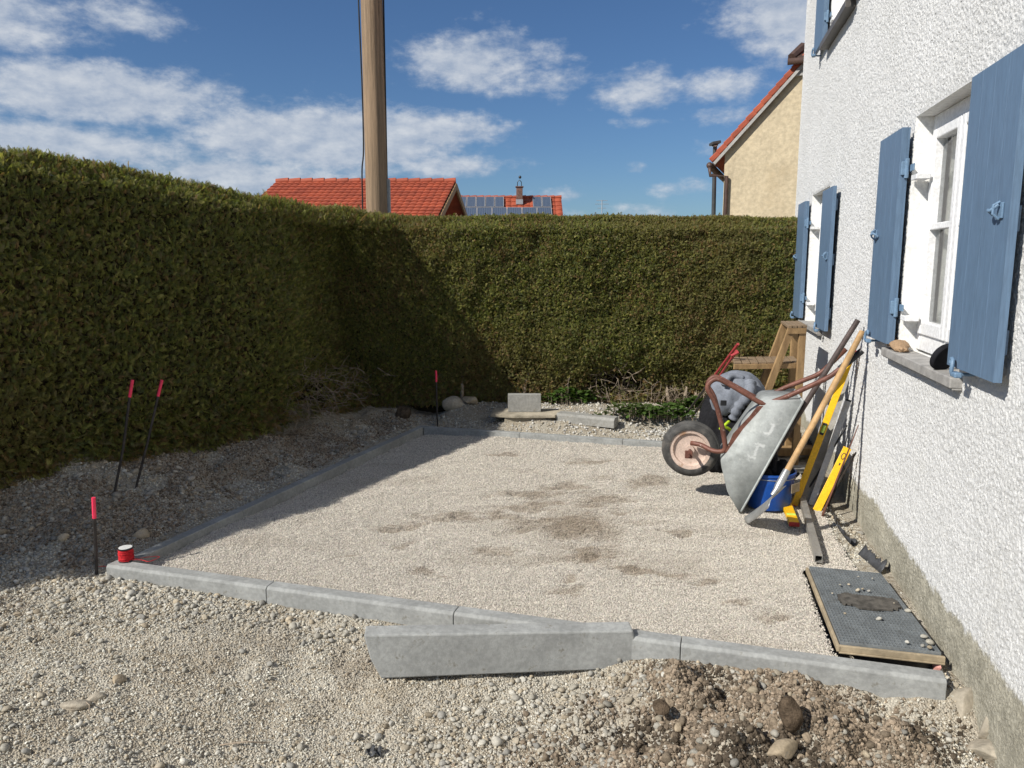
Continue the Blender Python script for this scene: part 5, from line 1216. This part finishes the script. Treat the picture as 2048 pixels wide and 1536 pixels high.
# ------------------------------------------------------------------ concrete pieces at the back
BKY = 7.62
a = Yp(1016, 824, BKY); b = Yp(1082, 824, BKY); ht = Yp(1016, 789, BKY)[2] - a[2]
mb = MB(); mb.box((a + b) / 2 + UP * ht / 2 + np.array([0, .04, 0]), (1, -.02, 0), (.02, 1, 0), UP, b[0] - a[0], .08, ht, .004); tag(mb.build('concrete_block', M['concrete_pale'], origin=(a + b) / 2), 'square concrete piece standing upright on a slab before the back hedge', 'concrete block')
zsl = a[2]; mb = MB(); c = (a + b) / 2 - UP * .032 + np.array([-.0, .02, 0])
mb.prism([c + np.array(q) for q in ((-.34, -.12, 0), (-.1, -.18, 0), (.30, -.17, 0), (.42, .02, 0), (.40, .16, 0), (-.3, .2, 0))], UP * .031); mb.prism([c + np.array(q) for q in ((-.2, -.14, -.07), (.2, -.14, -.07), (.2, .14, -.07), (-.2, .14, -.07))], UP * .0695); tag(mb.build('stone_slab', M['old_concrete'], origin=c, bev=.005), 'worn flat slab under the upright concrete piece', 'slab')
a = G(1112, 845, .030); b = G(1228, 857, .022); d = b - a; L = np.linalg.norm(d); d /= L; q = np.array([-d[1], d[0], 0])
hgt = .095; mb = MB(); mb.prism([a, b, b + UP * hgt * .8, b + q * .0 + UP * hgt * .8, a + UP * hgt * .9][:3] + [a + UP * hgt * .9], q * .15)
pr_ = [np.zeros(3), UP * hgt * .78, UP * hgt + q * .02, UP * hgt + q * .14, q * .15]; mb = MB(); mb.prism([a + p_ for p_ in pr_], b - a); tag(mb.build('concrete_block', M['concrete_pale'], origin=(a + b) / 2, bev=.004), 'flat lying concrete kerb piece in the gravel behind the back kerb', 'concrete block')

# ------------------------------------------------------------------ stakes
def stake(pt, pb_, zb, dy, label, bend=.0):
    b = G(*pb_, zb); a = Yp(*pt, b[1] + dy); d = a - b; L = np.linalg.norm(d); d /= L; t = thing('marker_stake', label, 'stake', b, 'iron marker stakes with pink tips')
    m_ = b + d * (L - .115); side = np.array([d[2], 0, -d[0]])
    MB().tube([b - d * .15, b, (b + m_) / 2 + side * bend, m_], [.0085, .0085, .009, .009], 8).build('rod', M['iron'], t, smooth=40)
    mb = MB(); mb.tube([m_, a], [.0105, .0105], 8); mb.build('painted_tip', M['pink'], t, smooth=40)
stake((265, 760), (226, 1000), .05, .02, 'left one of two leaning pink tipped stakes before the shaded hedge', .012)
stake((324, 760), (270, 984), .05, .10, 'right one of two leaning pink tipped stakes before the shaded hedge', .004)
stake((187, 995), (193, 1137), -.03, .0, 'short pink tipped stake beside the red string spool')
stake((872, 741), (875, 850), -.03, .0, 'upright pink tipped stake at the far left corner of the bed')
# ------------------------------------------------------------------ string spool
c = G(253, 1121, .001); sp_ = thing('string_spool', 'spool of red string standing on the front corner kerb', 'spool', c)
MB().lathe([*[(r_ * .85, z_ * .85) for r_, z_ in ((0, 0), (.045, 0), (.046, .004), (.044, .009), (.030, .010), (.030, .078), (.044, .079), (.046, .084), (.045, .088), (.0405, .0885))]], c, UP, 36).build('reel', M['darkplastic'], sp_, smooth=35)
MB().lathe([(.0344, .0752), (.0336, .0769), (.0, .0769)], c, UP, 36).build('cap_disc', M['whiteplastic'], sp_, smooth=35)
mb = MB(); prof = [(.030, .0105)]
for i in range(34): prof.append((.0425 + .0022 * math.sin(i * 2.1) + .0022 * math.sin(i * .35), .011 + .066 * i / 33))
prof.append((.030, .0775)); mb.lathe([(r_ * .85, z_ * .85) for r_, z_ in prof], c, UP, 36)
for k_ in range(9):
    zz = .018 + .006 * k_; ph = k_ * 1.3; mb.tube([c + np.array([(.0387) * math.cos(q), .0387 * math.sin(q), zz * .85 + .008 * math.sin(q + ph)]) for q in np.linspace(0, 2 * math.pi, 25)[:-1]], .0011, 5, closed=True)
mb.build('string_winding', M['redstring'], sp_, smooth=True)
mb = MB(); mb.tube(smooth_path([c + np.array([.04, -.01, .02]), G(275, 1117, .004), G(296, 1114, .005), G(318, 1113, -.02), G(312, 1118, .004), G(297, 1123, .005), G(283, 1120, .006), c + np.array([.04, -.02, .012])], 6), .0016, 5)
mb.tube(smooth_path([c + np.array([.01, -.045, .012]), G(258, 1124, .004), G(252, 1131, -.03), G(225, 1132, -.03), G(196, 1133, -.02)], 6), .0014, 5); mb.build('loose_string', M['redstring'], sp_, smooth=True)

# ------------------------------------------------------------------ grate over the light well
gz_ = .004; c4 = [G(1619, 1133, gz_), G(1762, 1147, gz_), G(1882, 1305, gz_), G(1681, 1283, gz_)]
gr = thing('steel_grate', 'grey steel mesh grate in a wooden frame lying by the house wall', 'grate', sum(c4) / 4)
lerp = lambda u, v: (c4[0] * (1 - u) + c4[1] * u) * (1 - v) + (c4[3] * (1 - u) + c4[2] * u) * v
M['grate'] = pmat('galvanised_grate', (.235, .255, .265), .5, .16, 9, metal=.45, patch=((.16, .165, .165), .52, .7, 7))
mb = MB(); nU, nV_ = 26, 34
for i in range(nU + 1): mb.bar(lerp(i / nU, .0) - UP * .012, lerp(i / nU, 1) - UP * .012, .0032, .022, UP)
for j in range(nV_ + 1): mb.bar(lerp(0, j / nV_) - UP * .0105, lerp(1, j / nV_) - UP * .0105, .0026 if 0 < j < nV_ else .004, .0235, UP)
mb.build('mesh', M['grate'], gr)
mb = MB(); mb.prism([lerp(u, v) - UP * .040 for u, v in ((.01, .01), (.99, .01), (.99, .99), (.01, .99))], UP * .006); mb.build('backing', M['membrane'], gr)
mb = MB(); ww = .013
ex = lambda u, v: lerp(u, v) - UP * .022
mb.bar(ex(-.03, -.01), ex(-.03, 1.03), ww, .026, UP, .002); mb.bar(ex(-.02, 1.018), ex(1.03, 1.018), .014, .026, UP, .002); mb.bar(ex(-.02, 1.018) - UP * .017, ex(1.03, 1.018) - UP * .017, .020, .008, UP, .002)
mb.build('wooden_frame', M['plank'], gr)
mb = MB(); pts = []
for i in range(40):
    a = 2 * math.pi * i / 40; cs, sn_ = math.cos(a), math.sin(a); u = .56 + .37 * np.sign(cs) * abs(cs) ** .45; v = .475 + .085 * np.sign(sn_) * abs(sn_) ** .5 + .012 * random.uniform(-1, 1) * (1 + (sn_ > 0)); pts.append(lerp(u + random.uniform(-.012, .012), v) + UP * .001)
mb.prism(pts, UP * .008); tag(mb.build('dirt_patch', M['pad'], origin=sum(pts) / len(pts)), 'dark ragged dirty pad lying on the steel grate', 'pad')
pos = np.array([lerp(u, v) + UP * .010 for u, v in [(.3, .28), (.42, .26), (.50, .33), (.57, .31), (.64, .33), (.97, .55), (.55, .70), (.14, .42), (.18, .68), (.95, .92), (.84, .97), (.9, .98), (.7, .95), (.93, .86), (.8, .13), (.86, .47), (.62, .12)]])
sz = np.array([.012, .014, .018, .013, .016, .026, .024, .010, .012, .030, .016, .018, .017, .026, .010, .009, .009]) * .5
v, f, cc = instances(STV, ICO2[1], pos, np.stack([sz, sz * .8, sz * .65], 1) * 1.25, randrot(len(pos), .4), pebtint(len(pos))); tag(link('grate_pebbles', v, f, M['stone'], smooth=True, colors=cc), kind='stuff')
# pit lining below the grate's front
mb = MB(); a = G(1690, 1305, -.07); mb.prism([G(1700, 1304, -.055), G(1862, 1322, -.055), G(1868, 1338, -.10), G(1720, 1322, -.10)], UP * -.01); o = mb.build('well_liner', M['membrane'], origin=a); tag(o, 'dark plastic well liner showing under the front of the grate', 'liner')
mb = MB(); mb.prism([G(1868, 1318, -.03), G(1880, 1322, -.03), G(1884, 1337, -.05), G(1870, 1334, -.06)], np.array([.004, .02, -.03])); tag(mb.build('foam_edge', M['pink_foam'], origin=G(1875, 1328, -.05), bev=.004), 'pink foam edge between the grate and the front kerb end', 'foam strip')
# ------------------------------------------------------------------ membrane strip along the wall and other scraps
def ribbon(name, pts, h, mat, label, cat, lean=(0, 0, 0)):
    P = smooth_path(pts, 6); V = []; n = len(P)
    for i, p in enumerate(P): hh = h * (.6 + .7 * _H[i * 3 % 256, 40]) ; V += [p, p + UP * hh + np.array(lean) * hh + np.array([.008 * math.sin(i * .9), .006 * math.cos(i * 1.3), 0])]
    o = MB().add(V, [(2 * i, 2 * i + 2, 2 * i + 3, 2 * i + 1) for i in range(n - 1)]).build(name, mat, origin=P[0], smooth=True, fix=False); s_ = o.modifiers.new('sheet', 'SOLIDIFY'); s_.thickness = .004; return tag(o, label, cat)
ribbon('membrane_strip', [G(1652, 1008, -.06), G(1664, 1030, -.06), G(1676, 1056, -.06), G(1688, 1074, -.06), G(1700, 1088, -.06)], .028, M['membrane'], 'wavy black membrane edge sticking out of the gravel along the wall', 'membrane')
ribbon('membrane_strip', [G(1716, 1108, -.06), G(1736, 1125, -.06), G(1760, 1146, -.06)], .045, M['membrane'], 'grey black membrane flap at the rear corner of the grate', 'membrane', (.9, .2, 0))
ribbon('membrane_strip', [G(1884, 1376, -.13), G(1896, 1392, -.13), G(1925, 1412, -.13)], .055, M['membrane'], 'black membrane flap beside the end of the front kerb', 'membrane', (.4, .2, 0))
def boulder(name, c, ax, mat, label, cat, seed, amt=.3, cuts=4, rot=0.0, sub=4):
    tp = lumpy(ico(sub), 1, amt, seed, cuts)[0]; tp = tp * (1 + .05 * (fbm(tp[:, 0] * 3 + 9, tp[:, 1] * 3 + tp[:, 2] * 2, 4, seed) - .5))[:, None] * np.array(ax)
    cs, sn_ = math.cos(rot), math.sin(rot); tp = np.stack([tp[:, 0] * cs - tp[:, 1] * sn_, tp[:, 0] * sn_ + tp[:, 1] * cs, tp[:, 2]], 1)
    o = link(name, tp + np.array(c), ico(sub)[1], mat, origin=c, smooth=True); return tag(o, label, cat)
def gp(px, py, up=0.0, z0=-.1):
    p = G(px, py, z0)
    for _ in range(6): p = G(px, py, float(gz(p[0], p[1])) + up)
    return p
boulder('black_lump', gp(1709, 1086, .012), (.030, .026, .022), M['membrane'], 'small crumpled black lump at the end of the membrane edge', 'scrap', 3, .5, 3)
boulder('boulder', gp(1938, 1408, .05), (.095, .070, .075), M['stonebig'], 'big rounded tan boulder at the wall beyond the front kerb end', 'stone', 11, .25, 5, .5)
boulder('boulder', gp(1982, 1462, .03), (.055, .045, .055), M['stonebig'], 'boulder at the wall base right of the big rounded tan one', 'stone', 12, .3, 5, .9)
boulder('boulder', gp(1992, 1508, .02), (.10, .07, .045), M['stonebig'], 'broad half buried boulder in the lower right corner', 'stone', 13, .3, 5, -.5)
boulder('field_stone', gp(1562, 1503, .020), (.068, .036, .026), M['stone_tan'], 'flat ochre stone low on the soil heap', 'stone', 14, .3, 4, .35)
boulder('field_stone', gp(1342, 1397, .022), (.036, .030, .030), M['stone_tan'], 'rounded tan stone on top of the soil heap', 'stone', 15, .3, 4)
boulder('soil_clod', gp(1582, 1428, .03), (.050, .040, .068), M['clod'], 'tall dark damp soil clod in the middle of the heap', 'clod', 16, .5, 3, .4)
boulder('soil_clod', gp(1318, 1412, .018), (.030, .026, .022), M['clod'], 'small dark soil clod beside the rounded tan stone', 'clod', 17, .5, 3)
boulder('field_stone', gp(1358, 1455, .004), (.026, .016, .016), M['stone_tan'], 'pale pinkish stone below the small dark clod', 'stone', 18, .3, 3, 1)
boulder('flat_stone', gp(148, 1411, .006), (.058, .030, .016), M['stonebig'], 'long flat grey stone lying alone at the lower left', 'stone', 19, .2, 4, .05)
boulder('flat_stone', gp(194, 1394, .006), (.034, .024, .016), M['stonebig'], 'rounded grey stone just right of the long flat stone', 'stone', 20, .25, 4, .6)
boulder('flat_stone', gp(237, 1360, .006), (.034, .024, .018), M['stone_tan'], 'pale chipped stone above the two grey stones at the lower left', 'stone', 21, .25, 5, .6)
boulder('boulder', gp(908, 808, .085, .1), (.15, .10, .085), M['stonebig'], 'large rough stone beyond the kerb corner under the hedge', 'stone', 22, .3, 6, .2)
boulder('boulder', gp(944, 800, .07, .1), (.09, .08, .05), M['stone_tan'], 'smaller pale stone touching the large rough stone', 'stone', 23, .3, 6, .9)
boulder('boulder', gp(805, 828, .03, .1), (.09, .08, .10), M['clod'], 'dark earthy lump on the bank left of the back stake', 'clod', 24, .4, 4, .9)
boulder('field_stone', gp(283, 1066, .015), (.055, .045, .035), M['stone_tan'], 'brownish angular stone on the bank above the red spool', 'stone', 25, .3, 5, .9)
c = G(1232, 806, .06); mb = MB(); mb.box(c, (.97, -.24, 0), (.24, .97, 0), UP, .16, .07, .05, .008); tag(mb.build('brick_piece', M['stone_tan'], origin=c), 'pale broken brick lying between the weeds under the hedge', 'brick')
# black plastic scrap and twigs in the foreground
c = gp(748, 1506, .006); mb = MB(); nq = 7; V = [c + np.array([.030 * (i / 6 - .5) * 2 * (1 - .15 * (j % 2)), .022 * (j / 3 - .5) * 2, .010 * math.sin(i * 1.9 + j * 1.3) + .008]) for j in range(4) for i in range(nq)]
o = mb.add(V, [(j * nq + i, j * nq + i + 1, (j + 1) * nq + i + 1, (j + 1) * nq + i) for j in range(3) for i in range(nq - 1)]).build('plastic_scrap', M['membrane'], origin=c, fix=False); s_ = o.modifiers.new('sheet', 'SOLIDIFY'); s_.thickness = .002; tag(o, 'torn piece of black plastic among the foreground pebbles', 'scrap')
def twig(p0, p1, label, r=.0022, lift=.05):
    a = gp(*p0, .01); b = gp(*p1, .012 + lift); c = (a + b) / 2 + np.array([.01, 0, .01]); tag(MB().tube([a, c, b], [r, r, r * .6], 6).build('twig', M['twig'], origin=a, smooth=True), label, 'twig')
twig((538, 1206), (556, 1166), 'thin dark twig standing up outside the front kerb', lift=.06)
twig((440, 1490), (540, 1486), 'pale reddish twig lying among the lower left pebbles', .0028, .004)
twig((170, 1402), (178, 1428), 'tiny upright twig beside the long flat stone', .0018, .03)

# ------------------------------------------------------------------ paper bag and float on the window sill
sz0 = OPEN[0]['z0'] + .002
c = Wt(.02 + .0, sz0 + .045, .0); c = Wp(1801, 688, .0); c = Wt(.19, sz0 + .040, .0)
v, f = cloth((0, 0, 0), (.155, .05, .034), 31, .24, 4, 5.5)
v[:, 2] += .026 * np.clip(v[:, 0] / .12, -1, 1) - .03 * np.exp(-((v[:, 0] - .01) / .035) ** 2) * (v[:, 2] > 0); v[:, 2] = np.maximum(v[:, 2], -.040)
wv_ = c + v[:, :1] * WU * 1.0 + v[:, 1:2] * WN + v[:, 2:3] * UP
o = link('paper_bag', wv_, f, M['paper'], origin=c, smooth=18); tag(o, 'crumpled brown paper bag lying on the near window sill', 'paper bag')
c = Wp(1888, 708, .0); tcen = np.dot(c - W0, WU); fl_ = thing('hand_float', 'round black rubber tool with a wooden handle on the near window sill', 'hand tool', Wt(tcen, sz0, 0))
dc = Wt(tcen - .02, sz0 + .056, .005); da = (WU * .80 + WN * .45 + UP * .38); da /= np.linalg.norm(da)
MB().lathe([(0, -.014), (.060, -.014), (.064, -.010), (.064, .010), (.058, .014), (0, .014)], dc, da, 36).build('disc', M['blackfelt'], fl_, smooth=35)
MB().tube([dc + da * .014, dc + da * .05 - UP * .02, dc + WU * .13 - UP * .043 - WN * .005], .011, 10).build('handle', M['wood'], fl_, smooth=40)

# ------------------------------------------------------------------ weeds under the back hedge
def weed(c, n, hgt, spread, label, green):
    root = thing('weed_plant', label, 'plant', c, 'leafy weeds under the back hedge'); V = []; F = []; Cc = []; st = MB()
    for i in range(int(n * 1.5)):
        x, y = rng.normal(0, spread, 2) * np.array([1, .55]); h = hgt * 1.05 * rng.uniform(.15, 1) * math.exp(-(x / spread / 2.2) ** 2); base = np.array(c) + np.array([x, y, 0]); 
        L = rng.uniform(.030, .062); yaw = rng.uniform(0, 6.28); tl = rng.uniform(.1, 1.0); d = np.array([math.cos(yaw) * math.cos(tl * .6), math.sin(yaw) * math.cos(tl * .6), .15 + .5 * math.sin(tl)]); d /= np.linalg.norm(d); s = np.cross(d, UP); s /= np.linalg.norm(s); nn_ = np.cross(s, d); p = base + UP * h
        b = len(V); V += [p, p + d * L * .35 + s * L * .42 + nn_ * .004, p + d * L * .8 + s * L * .34, p + d * L, p + d * L * .8 - s * L * .34, p + d * L * .35 - s * L * .42 + nn_ * .004]; F.append((b, b + 1, b + 2, b + 3)); F.append((b, b + 3, b + 4, b + 5))
        Cc += [np.array(green) * rng.uniform(.6, 1.4)] * 6
        if i % 5 == 0: st.tube([base - UP * .02, base + UP * h * .5 + np.array([.004, 0, 0]), p], .0018, 4)
    link('leaves', V, F, M['weed'], root, smooth=False, colors=np.array(Cc)); tag(st.build('stems', M['twig'], root, fix=False), kind='stuff')
def gb(px, py): p = gp(px, py, 0, .1); return p
weed(gb(1135, 806), 260, .16, .13, 'bright leafy weed right of the upright concrete piece', (.062, .11, .022))
weed(gb(1165, 803), 150, .13, .10, 'leafy weed just behind the flat lying concrete piece', (.060, .10, .022))
weed(gb(1262, 830), 220, .10, .15, 'low weed in the white gravel right of the pale brick', (.060, .085, .025))
weed(gb(1330, 836), 260, .13, .13, 'leafy weed left of the wheelbarrow tyre under the hedge', (.060, .105, .022))
weed(gb(1385, 822), 220, .14, .10, 'leafy weed behind the wheelbarrow tyre', (.060, .10, .022))
gt = MB()
for i in range(60):
    p = gp(rng.uniform(0, 60), rng.uniform(1195, 1235), 0, -.05); a = rng.uniform(0, 6.28); L = rng.uniform(.03, .08); d = np.array([math.cos(a), math.sin(a), .5]); gt.tube([p, p + d * L * .5, p + d * L * .9 - UP * L * .15], [.0012, .001, .0005], 3)
tag(gt.build('dry_grass', M['twig'], fix=False), 'dry grass wisps at the left edge of the gravel', 'grass', kind='stuff')
